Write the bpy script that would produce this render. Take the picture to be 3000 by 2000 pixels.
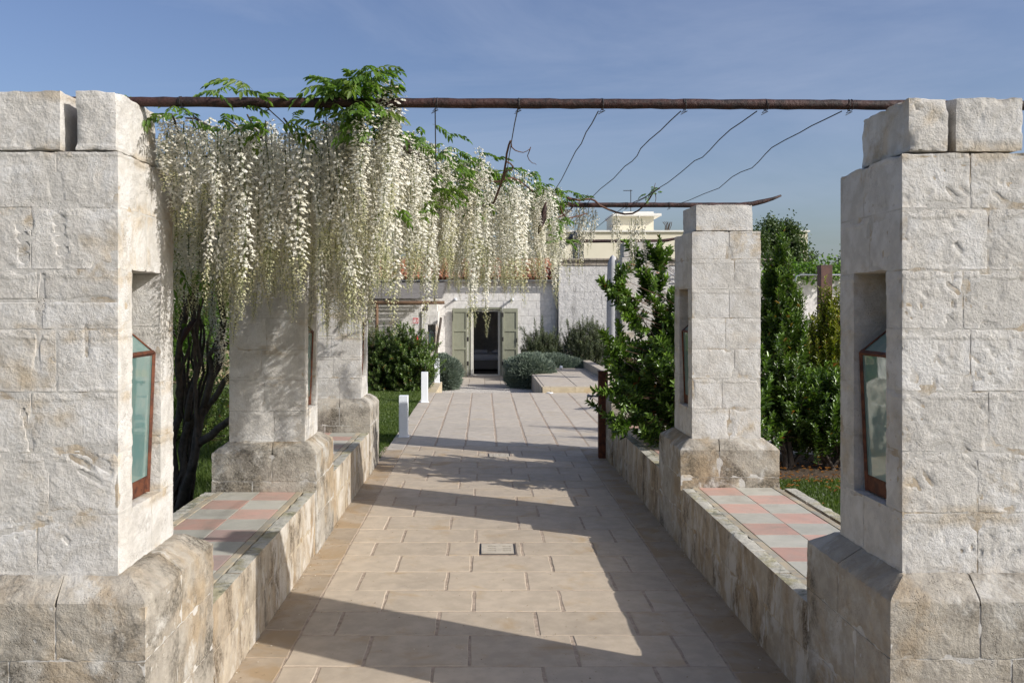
import bpy, math, random
import numpy as np
from mathutils import Vector, Matrix, Quaternion, Euler

SC = bpy.context.scene
for o_ in list(bpy.data.objects):
    bpy.data.objects.remove(o_)
COL = SC.collection

# ------------------------------------------------------------------ camera
F = 2500.0          # focal length in pixels of the 3000 px wide photograph
PU, PV, HC = 1416.0, 900.0, 2.0
cam_d = bpy.data.cameras.new('camera')
cam_d.sensor_width = 36.0
cam_d.lens = 30.0
cam_d.shift_x = (1500.0 - PU) / 3000.0
cam_d.shift_y = (PV - 1000.0) / 3000.0
cam_d.clip_start = 0.05
cam_d.clip_end = 3000.0
cam = bpy.data.objects.new('camera', cam_d)
COL.objects.link(cam)
cam.location = (0, 0, HC)
cam.rotation_euler = (math.radians(90), 0, 0)
SC.camera = cam

# ------------------------------------------------------------------ light
SUN = Vector((1.0, -0.5, 0.685)).normalized()
ELEV = math.asin(SUN.z)
AZ = math.atan2(SUN.x, SUN.y)          # clockwise from +Y
w = bpy.data.worlds.new('World')
SC.world = w
w.use_nodes = True
nt = w.node_tree
nt.nodes.clear()
wout = nt.nodes.new('ShaderNodeOutputWorld')
bg = nt.nodes.new('ShaderNodeBackground')
sky = nt.nodes.new('ShaderNodeTexSky')
sky.sky_type = 'NISHITA'
sky.sun_disc = False
sky.sun_elevation = ELEV
sky.sun_rotation = AZ
sky.altitude = 50.0
sky.air_density = 1.0
sky.dust_density = 3.0
sky.ozone_density = 2.6
# faint cirrus over the whole dome
tc = nt.nodes.new('ShaderNodeTexCoord')
mp = nt.nodes.new('ShaderNodeMapping')
mp.inputs['Scale'].default_value = (1.2, 2.0, 6.5)
mp.inputs['Rotation'].default_value = (0.25, 0.5, 0.4)
nz = nt.nodes.new('ShaderNodeTexNoise')
nz.inputs['Scale'].default_value = 1.1
nz.inputs['Detail'].default_value = 7.0
nz.inputs['Roughness'].default_value = 0.62
nz.inputs['Distortion'].default_value = 0.6
cr = nt.nodes.new('ShaderNodeMapRange')
cr.inputs['From Min'].default_value = 0.44
cr.inputs['From Max'].default_value = 0.80
cr.inputs['To Max'].default_value = 0.42
mx = nt.nodes.new('ShaderNodeMix')
mx.data_type = 'RGBA'
hs = nt.nodes.new('ShaderNodeHueSaturation')
hs.inputs['Saturation'].default_value = 1.04
hs.inputs['Hue'].default_value = 0.512
nt.links.new(tc.outputs['Generated'], mp.inputs['Vector'])
nt.links.new(mp.outputs['Vector'], nz.inputs['Vector'])
nt.links.new(nz.outputs['Fac'], cr.inputs['Value'])
nt.links.new(sky.outputs['Color'], hs.inputs['Color'])
nt.links.new(cr.outputs['Result'], mx.inputs['Factor'])
nt.links.new(hs.outputs['Color'], mx.inputs['A'])
mx.inputs['B'].default_value = (3.6, 4.1, 5.3, 1)
nt.links.new(mx.outputs['Result'], bg.inputs['Color'])
bg.inputs['Strength'].default_value = 0.12
nt.links.new(bg.outputs['Background'], wout.inputs['Surface'])

sd = bpy.data.lights.new('sun', 'SUN')
sd.energy = 4.3
sd.angle = math.radians(0.5)
sd.color = (1.0, 0.965, 0.92)
sun = bpy.data.objects.new('sun', sd)
COL.objects.link(sun)
sun.rotation_euler = SUN.to_track_quat('Z', 'Y').to_euler()
sun.location = (20, -10, 15)

SC.view_settings.view_transform = 'Standard'
SC.view_settings.look = 'None'
SC.view_settings.exposure = 0.19
SC.view_settings.gamma = 1.0
SC.view_settings.use_curve_mapping = False
try:
    SC.cycles.max_bounces = 7
    SC.cycles.diffuse_bounces = 4
    SC.cycles.transparent_max_bounces = 6
    SC.cycles.use_denoising = True
except Exception:
    pass

def P(u, v, Y):
    return Vector(((u - PU) * Y / F, Y, HC - (v - PV) * Y / F))

# ------------------------------------------------------------------ numpy noise
_rs = np.random.RandomState(7)
_perm = _rs.permutation(4096)
_val = _rs.rand(4096) * 2 - 1
def vnoise(p, s=1.0, o=0.0):
    q = np.asarray(p, dtype=float) * s + o + 1000.0
    i = np.floor(q).astype(int)
    f = q - i
    f = f * f * (3 - 2 * f)
    def h(a, b, c):
        return _val[_perm[(_perm[(_perm[a & 4095] + b) & 4095] + c) & 4095]]
    x, y, z = i[..., 0], i[..., 1], i[..., 2]
    fx, fy, fz = f[..., 0], f[..., 1], f[..., 2]
    c00 = h(x, y, z) * (1 - fx) + h(x + 1, y, z) * fx
    c10 = h(x, y + 1, z) * (1 - fx) + h(x + 1, y + 1, z) * fx
    c01 = h(x, y, z + 1) * (1 - fx) + h(x + 1, y, z + 1) * fx
    c11 = h(x, y + 1, z + 1) * (1 - fx) + h(x + 1, y + 1, z + 1) * fx
    return (c00 * (1 - fy) + c10 * fy) * (1 - fz) + (c01 * (1 - fy) + c11 * fy) * fz
def fbm(p, s, n=3, o=0.0):
    t, a = 0.0, 1.0
    for k in range(n):
        t = t + a * vnoise(p, s, o + 17.3 * k)
        s *= 2.03
        a *= 0.5
    return t

# ------------------------------------------------------------------ mesh helpers
def mesh_np(name, v, f, mats, smooth=False, tint=None, mi=None):
    """v (n,3); f (m,k) array of equal-sized faces or list of such arrays"""
    fs = f if isinstance(f, list) else [f]
    fs = [np.asarray(a, dtype=np.int32) for a in fs if len(a)]
    me = bpy.data.meshes.new(name)
    v = np.asarray(v, dtype=np.float32)
    nl = sum(a.size for a in fs)
    nf = sum(a.shape[0] for a in fs)
    me.vertices.add(len(v))
    me.vertices.foreach_set('co', v.ravel())
    me.loops.add(nl)
    me.loops.foreach_set('vertex_index', np.concatenate([a.ravel() for a in fs]))
    st, tot = [], 0
    sizes = np.concatenate([np.full(a.shape[0], a.shape[1]) for a in fs])
    st = np.concatenate([[0], np.cumsum(sizes)[:-1]])
    me.polygons.add(nf)
    me.polygons.foreach_set('loop_start', st.astype(np.int32))
    try:
        me.polygons.foreach_set('loop_total', sizes.astype(np.int32))
    except Exception:
        pass
    if smooth:
        me.polygons.foreach_set('use_smooth', np.ones(nf, dtype=bool))
    for m in (mats if isinstance(mats, (list, tuple)) else [mats]):
        me.materials.append(m)
    if mi is not None:
        me.polygons.foreach_set('material_index', np.asarray(mi, dtype=np.int32))
    if tint is not None:
        at = me.attributes.new('tint', 'FLOAT', 'POINT')
        at.data.foreach_set('value', np.asarray(tint, dtype=np.float32))
    me.update(calc_edges=True)
    return me

def mesh_py(name, v, f, mats, smooth=False, mi=None):
    me = bpy.data.meshes.new(name)
    me.from_pydata([tuple(a) for a in v], [], f)
    for m in (mats if isinstance(mats, (list, tuple)) else [mats]):
        me.materials.append(m)
    if smooth:
        me.polygons.foreach_set('use_smooth', [True] * len(me.polygons))
    if mi is not None:
        me.polygons.foreach_set('material_index', mi)
    me.update()
    return me

def link(name, me, parent=None, loc=(0, 0, 0), rot=None, scale=None):
    o = bpy.data.objects.new(name, me)
    COL.objects.link(o)
    if parent is not None:
        o.parent = parent
    o.location = loc
    if rot is not None:
        o.rotation_euler = rot
    if scale is not None:
        o.scale = scale
    return o

def empty(name, label, cat, group=None, loc=(0, 0, 0)):
    o = bpy.data.objects.new(name, None)
    COL.objects.link(o)
    o.location = loc
    o.empty_display_size = 0.1
    tag(o, label, cat, group)
    return o

def tag(o, label, cat, group=None, kind=None):
    o['label'] = label
    o['category'] = cat
    if group:
        o['group'] = group
    if kind:
        o['kind'] = kind
    return o

def struct(o, label=None):
    o['kind'] = 'structure'
    if label:
        o['label'] = label
    return o

class MB:
    def __init__(s):
        s.v, s.f, s.m = [], [], []
    def add(s, v, f, m=0):
        b = len(s.v)
        s.v += [tuple(a) for a in v]
        s.f += [tuple(i + b for i in q) for q in f]
        s.m += [m] * len(f)
        return s
    def box(s, x0, x1, y0, y1, z0, z1, m=0, M=None, bev=0.0):
        if bev > 0:
            b = bev
            pts, fc = [], []
            # chamfered box: 24 verts
            idx = {}
            for ix, X in enumerate((x0, x1)):
                for iy, Y in enumerate((y0, y1)):
                    for iz, Z in enumerate((z0, z1)):
                        sx, sy, sz = (1 - 2 * ix), (1 - 2 * iy), (1 - 2 * iz)
                        idx[ix, iy, iz, 0] = len(pts); pts.append((X, Y + sy * b, Z + sz * b))
                        idx[ix, iy, iz, 1] = len(pts); pts.append((X + sx * b, Y, Z + sz * b))
                        idx[ix, iy, iz, 2] = len(pts); pts.append((X + sx * b, Y + sy * b, Z))
            for ix in (0, 1):
                q = [idx[ix, 0, 0, 0], idx[ix, 1, 0, 0], idx[ix, 1, 1, 0], idx[ix, 0, 1, 0]]
                fc.append(q if ix else q[::-1])
            for iy in (0, 1):
                q = [idx[0, iy, 0, 1], idx[1, iy, 0, 1], idx[1, iy, 1, 1], idx[0, iy, 1, 1]]
                fc.append(q[::-1] if iy else q)
            for iz in (0, 1):
                q = [idx[0, 0, iz, 2], idx[1, 0, iz, 2], idx[1, 1, iz, 2], idx[0, 1, iz, 2]]
                fc.append(q if iz else q[::-1])
            for a in (0, 1):
                for c in (0, 1):
                    q = [idx[a, c, 0, 0], idx[a, c, 1, 0], idx[a, c, 1, 1], idx[a, c, 0, 1]]
                    fc.append(q if (a ^ c) else q[::-1])
                    q = [idx[a, 0, c, 0], idx[a, 1, c, 0], idx[a, 1, c, 2], idx[a, 0, c, 2]]
                    fc.append(q if not (a ^ c) else q[::-1])
                    q = [idx[0, a, c, 1], idx[1, a, c, 1], idx[1, a, c, 2], idx[0, a, c, 2]]
                    fc.append(q if (a ^ c) else q[::-1])
            for ix in (0, 1):
                for iy in (0, 1):
                    for iz in (0, 1):
                        q = [idx[ix, iy, iz, k] for k in range(3)]
                        fc.append(q if (ix ^ iy ^ iz) else q[::-1])
            v = [Vector(p) for p in pts]
            f = fc
        else:
            v = [Vector((x, y, z)) for z in (z0, z1) for y in (y0, y1) for x in (x0, x1)]
            f = [(0, 2, 3, 1), (4, 5, 7, 6), (0, 1, 5, 4), (2, 6, 7, 3), (0, 4, 6, 2), (1, 3, 7, 5)]
        if M is not None:
            v = [M @ p for p in v]
        return s.add(v, f, m)
    def tube(s, pts, rad, k=6, m=0, caps=True, squash=1.0):
        pts = [Vector(p) for p in pts]
        n = len(pts)
        if not hasattr(rad, '__len__'):
            rad = [rad] * n
        b = len(s.v)
        up = None
        for i, p in enumerate(pts):
            t = (pts[min(i + 1, n - 1)] - pts[max(i - 1, 0)])
            t = t.normalized() if t.length > 1e-9 else Vector((0, 0, 1))
            if up is None:
                up = Vector((0, 0, 1)) if abs(t.z) < 0.9 else Vector((1, 0, 0))
            a = t.cross(up)
            if a.length < 1e-6:
                a = t.orthogonal()
            a.normalize()
            up = a.cross(t).normalized()
            for j in range(k):
                an = 2 * math.pi * j / k
                s.v.append(tuple(p + (a * math.cos(an) + up * math.sin(an) * squash) * rad[i]))
        for i in range(n - 1):
            for j in range(k):
                j2 = (j + 1) % k
                s.f.append((b + i * k + j, b + i * k + j2, b + (i + 1) * k + j2, b + (i + 1) * k + j))
                s.m.append(m)
        if caps:
            s.f.append(tuple(b + j for j in range(k))[::-1]); s.m.append(m)
            s.f.append(tuple(b + (n - 1) * k + j for j in range(k))); s.m.append(m)
        return s
    def mesh(s, name, mats, smooth=False):
        return mesh_py(name, s.v, s.f, mats, smooth, s.m)
    def obj(s, name, mats, parent=None, smooth=False, loc=(0, 0, 0), rot=None):
        return link(name, s.mesh(name, mats, smooth), parent, loc, rot)

def grid_box(lo, hi, res, skip=()):
    """surface lattice of a box; merged vertices"""
    lo, hi = np.array(lo, float), np.array(hi, float)
    n = [max(1, int(math.ceil((hi[a] - lo[a]) / res))) for a in range(3)]
    V, Q, base = [], [], 0
    for a in range(3):
        b, c = (a + 1) % 3, (a + 2) % 3
        tb = np.linspace(0, 1, n[b] + 1); tc_ = np.linspace(0, 1, n[c] + 1)
        B, C = np.meshgrid(tb, tc_, indexing='ij')
        for side in (0, 1):
            g = np.zeros(B.shape + (3,))
            g[..., a] = (lo, hi)[side][a]
            g[..., b] = lo[b] + B * (hi[b] - lo[b])
            g[..., c] = lo[c] + C * (hi[c] - lo[c])
            V.append(g.reshape(-1, 3))
            i = np.arange(n[b])[:, None] * (n[c] + 1) + np.arange(n[c])[None, :]
            q = np.stack([i, i + n[c] + 1, i + n[c] + 2, i + 1], -1).reshape(-1, 4) + base
            if side == 0:
                q = q[:, ::-1]
            Q.append(q)
            base += B.size
    V = np.concatenate(V); Q = np.concatenate(Q)
    key = np.round(V, 6)
    _, ix, inv = np.unique(key, axis=0, return_index=True, return_inverse=True)
    return V[ix], inv.reshape(-1)[Q]

def rough_block(name, lo, hi, mats, parent, res=0.05, r=0.01, amp=0.004, seed=0, warp=None, chips=0.02, marks=None):
    V, Q = grid_box(lo, hi, res)
    lo, hi = np.array(lo, float), np.array(hi, float)
    C = np.clip(V, lo + r, hi - r)
    D = V - C
    L = np.linalg.norm(D, axis=1, keepdims=True)
    N = D / np.maximum(L, 1e-9)
    S = C + N * r
    if chips > 0:
        dist = np.sort(np.minimum(V - lo, hi - V), axis=1)[:, 1]
        e = np.clip(1 - dist / 0.035, 0, 1)
        ch = np.clip(vnoise(V, 13, seed) - 0.12, 0, 1) * e * chips * 2.2
        ch = ch + np.clip(vnoise(V, 34, seed) + 0.1, 0, 1) * e * chips * 0.35
    else:
        ch = 0
    d = amp * (0.30 * fbm(V, 4.0, 2, 1.7) + (0.55 * fbm(V, 30.0, 2, seed + 5) if res < 0.03 else 0.25 * vnoise(V, 12.0, seed))) - ch
    pit = np.clip(vnoise(V, 52, 3.3) - 0.62, 0, 1) * 0.02 if res < 0.02 else 0
    S = S + N * (d - pit)[:, None]
    if marks is not None:
        for (mx_, mz_, ang, ln, wd, dp) in marks:      # grooves cut in the front (-Y) face
            ux, uz = math.cos(ang), math.sin(ang)
            rx, rz = V[:, 0] - mx_, V[:, 2] - mz_
            a = rx * ux + rz * uz; b = -rx * uz + rz * ux
            q = np.clip(1 - np.sqrt((np.maximum(np.abs(a) - ln / 2, 0) / wd) ** 2 + (b / wd) ** 2), 0, 1)
            k = (V[:, 1] <= lo[1] + 1e-4)
            S[:, 1] += np.where(k, q * dp, 0)
    if warp is not None:
        S = warp(S)
    me = mesh_np(name, S, Q, mats, smooth=True)
    if r < 0.02:
        me.set_sharp_from_angle(angle=math.radians(38))
    return link(name, me, parent)

# ------------------------------------------------------------------ materials
def newmat(name):
    m = bpy.data.materials.new(name)
    m.use_nodes = True
    m.node_tree.nodes.clear()
    return m, m.node_tree
def N(t, typ, **kw):
    n = t.nodes.new(typ)
    for k, v in kw.items():
        setattr(n, k, v)
    return n
def setin(n, **kw):
    for k, v in kw.items():
        n.inputs[k.replace('_', ' ')].default_value = v
    return n
def rgb(c):
    return (c[0], c[1], c[2], 1.0)
def noise_tex(t, vec, scale, detail=4, rough=0.55, dist=0.0):
    n = N(t, 'ShaderNodeTexNoise')
    setin(n, Scale=scale, Detail=detail, Roughness=rough, Distortion=dist)
    t.links.new(vec, n.inputs['Vector'])
    return n.outputs['Fac']
def maprange(t, src, a, b, c=0.0, d=1.0, smooth=True):
    n = N(t, 'ShaderNodeMapRange')
    if smooth:
        n.interpolation_type = 'SMOOTHSTEP'
    n.inputs['From Min'].default_value = a
    n.inputs['From Max'].default_value = b
    n.inputs['To Min'].default_value = c
    n.inputs['To Max'].default_value = d
    t.links.new(src, n.inputs['Value'])
    return n.outputs['Result']
def mixc(t, fac, a, b, mode='MIX'):
    n = N(t, 'ShaderNodeMix', data_type='RGBA', blend_type=mode)
    for s, k in ((fac, 'Factor'), (a, 'A'), (b, 'B')):
        if isinstance(s, (int, float)):
            n.inputs[k].default_value = s
        elif isinstance(s, tuple):
            n.inputs[k].default_value = rgb(s)
        else:
            t.links.new(s, n.inputs[k])
    return n.outputs['Result']
def math_(t, op, a, b=0.5):
    n = N(t, 'ShaderNodeMath', operation=op)
    for i, s in enumerate((a, b)):
        if isinstance(s, (int, float)):
            n.inputs[i].default_value = s
        else:
            t.links.new(s, n.inputs[i])
    return n.outputs[0]
def bump(t, h, strength=0.5, distance=0.01, normal=None):
    n = N(t, 'ShaderNodeBump')
    n.inputs['Strength'].default_value = strength
    n.inputs['Distance'].default_value = distance
    t.links.new(h, n.inputs['Height'])
    if normal is not None:
        t.links.new(normal, n.inputs['Normal'])
    return n.outputs['Normal']
def finish(t, color, rough=0.9, normal=None, metal=0.0, spec=0.3):
    b = N(t, 'ShaderNodeBsdfPrincipled')
    o = N(t, 'ShaderNodeOutputMaterial')
    if isinstance(color, tuple):
        b.inputs['Base Color'].default_value = rgb(color)
    else:
        t.links.new(color, b.inputs['Base Color'])
    if isinstance(rough, (int, float)):
        b.inputs['Roughness'].default_value = rough
    else:
        t.links.new(rough, b.inputs['Roughness'])
    b.inputs['Metallic'].default_value = metal
    b.inputs['Specular IOR Level'].default_value = spec
    if normal is not None:
        t.links.new(normal, b.inputs['Normal'])
    t.links.new(b.outputs[0], o.inputs['Surface'])
    return b
def worldpos(t, stretch=(1, 1, 1)):
    g = N(t, 'ShaderNodeNewGeometry')
    m = N(t, 'ShaderNodeMapping')
    m.inputs['Scale'].default_value = stretch
    t.links.new(g.outputs['Position'], m.inputs['Vector'])
    return g.outputs['Position'], m.outputs['Vector']

def stone_mat(name, base, warm, dark, wlo=0.52, whi=0.62, wscale=2.4, dlo=0.62, dhi=0.75, dscale=3.0, stretch=(1, 1, 1),
              bs=0.6, bd=0.012, bscale=38, speck=0.35, rnd=0.10, white=None, wh=(0.6, 0.66), bands=None):
    m, t = newmat(name)
    pos, sp = worldpos(t, stretch)
    oi = N(t, 'ShaderNodeObjectInfo')
    off = N(t, 'ShaderNodeVectorMath', operation='SCALE')
    off.inputs[0].default_value = (7.1, 3.7, 5.3)
    t.links.new(oi.outputs['Random'], off.inputs['Scale'])
    ad = N(t, 'ShaderNodeVectorMath', operation='ADD')
    t.links.new(pos, ad.inputs[0]); t.links.new(off.outputs[0], ad.inputs[1])
    n1 = noise_tex(t, sp, wscale, 8, 0.62, 0.3)
    n1b = noise_tex(t, ad.outputs[0], 1.3, 3, 0.5)
    s = math_(t, 'ADD', math_(t, 'MULTIPLY', n1, 0.84), math_(t, 'MULTIPLY', n1b, 0.16))
    wf = maprange(t, s, wlo, whi)
    n2 = noise_tex(t, pos, 11, 6, 0.65)
    c0 = mixc(t, maprange(t, n2, 0.35, 0.7), tuple(x * 0.86 for x in base), tuple(min(1, x * 1.08) for x in base))
    wv = mixc(t, maprange(t, n2, 0.35, 0.65), tuple(x * 0.8 for x in warm), tuple(x * 1.12 for x in warm))
    c = mixc(t, wf, c0, wv)
    n3 = noise_tex(t, sp, dscale, 9, 0.7, 0.2)
    df = maprange(t, n3, dlo, dhi)
    n4 = noise_tex(t, pos, 60, 4, 0.7)
    df2 = math_(t, 'MULTIPLY', df, maprange(t, n4, 0.36, 0.6, 0.35, 1.0))
    c = mixc(t, df2, c, dark)
    if white is not None:
        n5 = noise_tex(t, sp, wscale * 1.7, 10, 0.72, 0.4)
        c = mixc(t, maprange(t, n5, wh[0], wh[1]), c, white)
    band = None
    if bands is not None:
        # lime mortar smeared along the course joints, worn through to tan stone here and there
        sx = N(t, 'ShaderNodeSeparateXYZ'); t.links.new(pos, sx.inputs[0])
        wob = math_(t, 'MULTIPLY', math_(t, 'SUBTRACT', noise_tex(t, pos, 5, 4), 0.5), 0.16)
        fr_ = math_(t, 'FRACT', math_(t, 'ADD', math_(t, 'DIVIDE', math_(t, 'SUBTRACT', sx.outputs[2], bands[0]), bands[1]), math_(t, 'ADD', wob, 0.5)), 0)
        ds = math_(t, 'ABSOLUTE', math_(t, 'SUBTRACT', fr_, 0.5), 0)
        band = math_(t, 'MULTIPLY', maprange(t, ds, 0.05, 0.12, 1.0, 0.0), maprange(t, noise_tex(t, pos, 3.3, 5), 0.38, 0.55))
        c = mixc(t, math_(t, 'MULTIPLY', band, 0.55), c, tuple(min(1, x * 1.1) for x in base))
        b2 = math_(t, 'MULTIPLY', maprange(t, ds, 0.07, 0.24, 1.0, 0.0), maprange(t, noise_tex(t, pos, 2.1, 7, .65), 0.52, 0.62))
        c = mixc(t, math_(t, 'MULTIPLY', b2, 0.75), c, wv)
    # speckle: pits coloured darker
    vo = N(t, 'ShaderNodeTexVoronoi')
    vo.inputs['Scale'].default_value = bscale * 2.2
    t.links.new(pos, vo.inputs['Vector'])
    pitm = math_(t, 'MULTIPLY', maprange(t, vo.outputs['Distance'], 0.10, 0.32, 1.0, 0.0), maprange(t, noise_tex(t, pos, 9, 3), 0.5, 0.66))
    c = mixc(t, math_(t, 'MULTIPLY', pitm, speck), c, tuple(x * 0.45 for x in warm))
    # per-block tone
    br = math_(t, 'ADD', math_(t, 'MULTIPLY', oi.outputs['Random'], rnd * 2), 1.0 - rnd)
    hsv = N(t, 'ShaderNodeHueSaturation')
    t.links.new(br, hsv.inputs['Value']); t.links.new(c, hsv.inputs['Color'])
    nb = noise_tex(t, pos, bscale, 10, 0.68, 0.1)
    nb2 = noise_tex(t, pos, bscale * 0.22, 4, 0.6, 0.8)
    h = math_(t, 'ADD', nb, math_(t, 'MULTIPLY', nb2, 0.7))
    h = math_(t, 'SUBTRACT', h, math_(t, 'MULTIPLY', pitm, 0.5))
    h = math_(t, 'SUBTRACT', h, math_(t, 'MULTIPLY', wf, 0.12))
    if band is not None:
        h = math_(t, 'ADD', h, math_(t, 'MULTIPLY', math_(t, 'MULTIPLY', band, noise_tex(t, pos, 95, 5, .7)), 1.1))
    nor = bump(t, h, bs, bd)
    finish(t, hsv.outputs[0], 0.92, nor, spec=0.12)
    return m

def plain(name, c, rough=0.6, metal=0.0, spec=0.4, var=0.0, vs=8.0, bs=0.0, bscale=60, rnd=0.0, c2=None, stretch=(1, 1, 1), lo=0.4, hi=0.62, bd=0.004):
    m, t = newmat(name)
    pos, sp = worldpos(t, stretch)
    col = c
    if c2 is not None:
        col = mixc(t, maprange(t, noise_tex(t, sp, vs, 7, 0.65, 0.2), lo, hi), c, c2)
    elif var > 0:
        col = mixc(t, maprange(t, noise_tex(t, sp, vs, 6, 0.6), 0.3, 0.7), tuple(x * (1 - var) for x in c), tuple(min(1, x * (1 + var)) for x in c))
    if rnd > 0:
        oi = N(t, 'ShaderNodeObjectInfo')
        hsv = N(t, 'ShaderNodeHueSaturation')
        t.links.new(math_(t, 'ADD', math_(t, 'MULTIPLY', oi.outputs['Random'], rnd * 2), 1 - rnd), hsv.inputs['Value'])
        if isinstance(col, tuple):
            hsv.inputs['Color'].default_value = rgb(col)
        else:
            t.links.new(col, hsv.inputs['Color'])
        col = hsv.outputs[0]
    nor = bump(t, noise_tex(t, sp, bscale, 8, 0.65), bs, bd) if bs > 0 else None
    finish(t, col, rough, nor, metal, spec)
    return m

def leaf_mat(name, c1, c2, c3, trans=0.35, rough=0.45, spec=0.5, tl=None, hot=0.93):
    """colour by per-leaf tint (c1..c2), a few old leaves in c3"""
    m, t = newmat(name)
    at = N(t, 'ShaderNodeAttribute', attribute_name='tint')
    oi = N(t, 'ShaderNodeObjectInfo')
    f = at.outputs['Fac']
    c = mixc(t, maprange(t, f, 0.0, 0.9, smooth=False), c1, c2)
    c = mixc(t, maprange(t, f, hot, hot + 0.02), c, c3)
    if 'petal' in name or name.startswith('wisteria'):
        c = mixc(t, maprange(t, oi.outputs['Random'], 0.35, 1.0, 0.0, 0.34), c, (0.55, 0.47, 0.33) if 'leaf' not in name else (0.16, 0.17, 0.03))
    b = N(t, 'ShaderNodeBsdfPrincipled')
    t.links.new(c, b.inputs['Base Color'])
    b.inputs['Roughness'].default_value = rough
    b.inputs['Specular IOR Level'].default_value = spec
    tr = N(t, 'ShaderNodeBsdfTranslucent')
    tcol = mixc(t, 1.0, c, tl or (1.5, 1.7, 0.7), 'MULTIPLY')
    t.links.new(tcol, tr.inputs['Color'])
    mxs = N(t, 'ShaderNodeMixShader')
    mxs.inputs[0].default_value = trans
    t.links.new(b.outputs[0], mxs.inputs[1]); t.links.new(tr.outputs[0], mxs.inputs[2])
    o = N(t, 'ShaderNodeOutputMaterial')
    t.links.new(mxs.outputs[0], o.inputs['Surface'])
    return m

M = {}
M['wash'] = stone_mat('whitewashed_tufa', (0.555, 0.53, 0.49), (0.48, 0.405, 0.305), (0.24, 0.215, 0.185), 0.535, 0.66, 2.4, 0.60, 0.76, 4.4, bs=0.95, bd=0.0068, bscale=62, speck=0.6, bands=(0.885, 0.2515), rnd=0.035, white=(0.61, 0.595, 0.57), wh=(0.46, 0.62))
M['plinth'] = stone_mat('weathered_plinth_stone', (0.40, 0.365, 0.31), (0.36, 0.285, 0.195), (0.09, 0.08, 0.064), 0.45, 0.62, 1.9, 0.46, 0.64, 2.2, bs=0.95, bd=0.010, bscale=44, rnd=0.05, white=(0.50, 0.48, 0.44), wh=(0.50, 0.66))
M['benchwall'] = stone_mat('stained_bench_stone', (0.43, 0.37, 0.29), (0.34, 0.26, 0.17), (0.085, 0.064, 0.043), 0.45, 0.64, 2.4, 0.475, 0.65, 3.0, stretch=(1.2, 1.2, 0.6), bs=0.8, bd=0.008,
                             rnd=0.06, white=(0.51, 0.475, 0.42), wh=(0.48, 0.62))
M['curb'] = stone_mat('lichened_curb_stone', (0.46, 0.44, 0.38), (0.36, 0.33, 0.22), (0.09, 0.10, 0.07), 0.47, 0.6, 5.0, 0.52, 0.66, 7.0, bs=0.8, bd=0.012, rnd=0.1)
M['mortar'] = stone_mat('lime_mortar', (0.52, 0.50, 0.465), (0.43, 0.36, 0.27), (0.25, 0.23, 0.2), 0.5, 0.62, 6.0, 0.66, 0.78, 5.0, bs=0.9, bd=0.007, rnd=0.0)
M['mortar_dark'] = stone_mat('stained_mortar', (0.46, 0.39, 0.29), (0.38, 0.28, 0.17), (0.12, 0.10, 0.08), 0.5, 0.62, 6.0, 0.58, 0.7, 5.0, bs=0.9, bd=0.014, rnd=0.0)

def slab_mat(name, base, warm, bs=0.25, lo=0.55, hi=0.72, rnd=0.07):
    m, t = newmat(name)
    pos, sp = worldpos(t)
    oi = N(t, 'ShaderNodeObjectInfo')
    off = N(t, 'ShaderNodeVectorMath', operation='SCALE')
    off.inputs[0].default_value = (31.1, 13.7, 5.3)
    t.links.new(oi.outputs['Random'], off.inputs['Scale'])
    ad = N(t, 'ShaderNodeVectorMath', operation='ADD')
    t.links.new(pos, ad.inputs[0]); t.links.new(off.outputs[0], ad.inputs[1])
    v = ad.outputs[0]
    n1 = noise_tex(t, v, 2.6, 6, 0.6, 0.5)
    c0 = mixc(t, maprange(t, noise_tex(t, v, 9, 5, 0.6), 0.35, 0.68), tuple(x * 0.9 for x in base), tuple(x * 1.06 for x in base))
    c = mixc(t, maprange(t, n1, lo, hi), c0, warm)
    n2 = noise_tex(t, pos, 1.1, 8, 0.7, 0.8)
    c = mixc(t, maprange(t, n2, 0.48, 0.75, 0, 0.55), c, tuple(x * 0.66 for x in base))
    vo = N(t, 'ShaderNodeTexVoronoi'); vo.inputs['Scale'].default_value = 26
    t.links.new(v, vo.inputs['Vector'])
    pit = math_(t, 'MULTIPLY', maprange(t, vo.outputs['Distance'], 0.05, 0.16, 1, 0), maprange(t, noise_tex(t, v, 5, 2), 0.52, 0.6))
    c = mixc(t, math_(t, 'MULTIPLY', pit, 0.45), c, tuple(x * 0.35 for x in warm))
    sp2 = noise_tex(t, pos, 160, 3, 0.6)
    c = mixc(t, maprange(t, sp2, 0.62, 0.72, 0, 0.25), c, tuple(x * 0.5 for x in base))
    hsv = N(t, 'ShaderNodeHueSaturation')
    t.links.new(math_(t, 'ADD', math_(t, 'MULTIPLY', oi.outputs['Random'], rnd * 2), 1 - rnd), hsv.inputs['Value'])
    t.links.new(c, hsv.inputs['Color'])
    h = math_(t, 'SUBTRACT', math_(t, 'ADD', noise_tex(t, v, 7, 4, 0.5, 0.6), math_(t, 'MULTIPLY', noise_tex(t, v, 70, 6, 0.6), 0.35)), math_(t, 'MULTIPLY', pit, 0.5))
    nor = bump(t, h, bs, 0.006)
    finish(t, hsv.outputs[0], maprange(t, n1, 0.3, 0.7, 0.55, 0.75), nor, spec=0.35)
    return m
M['slab'] = slab_mat('limestone_path_slab', (0.47, 0.39, 0.295), (0.42, 0.315, 0.20))
M['slab_border'] = slab_mat('limestone_border_slab', (0.38, 0.305, 0.222), (0.35, 0.255, 0.155), lo=0.45, hi=0.62, bs=0.35)
M['slab_plaza'] = slab_mat('limestone_plaza_slab', (0.475, 0.42, 0.35), (0.43, 0.36, 0.27), rnd=0.05)
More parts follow.
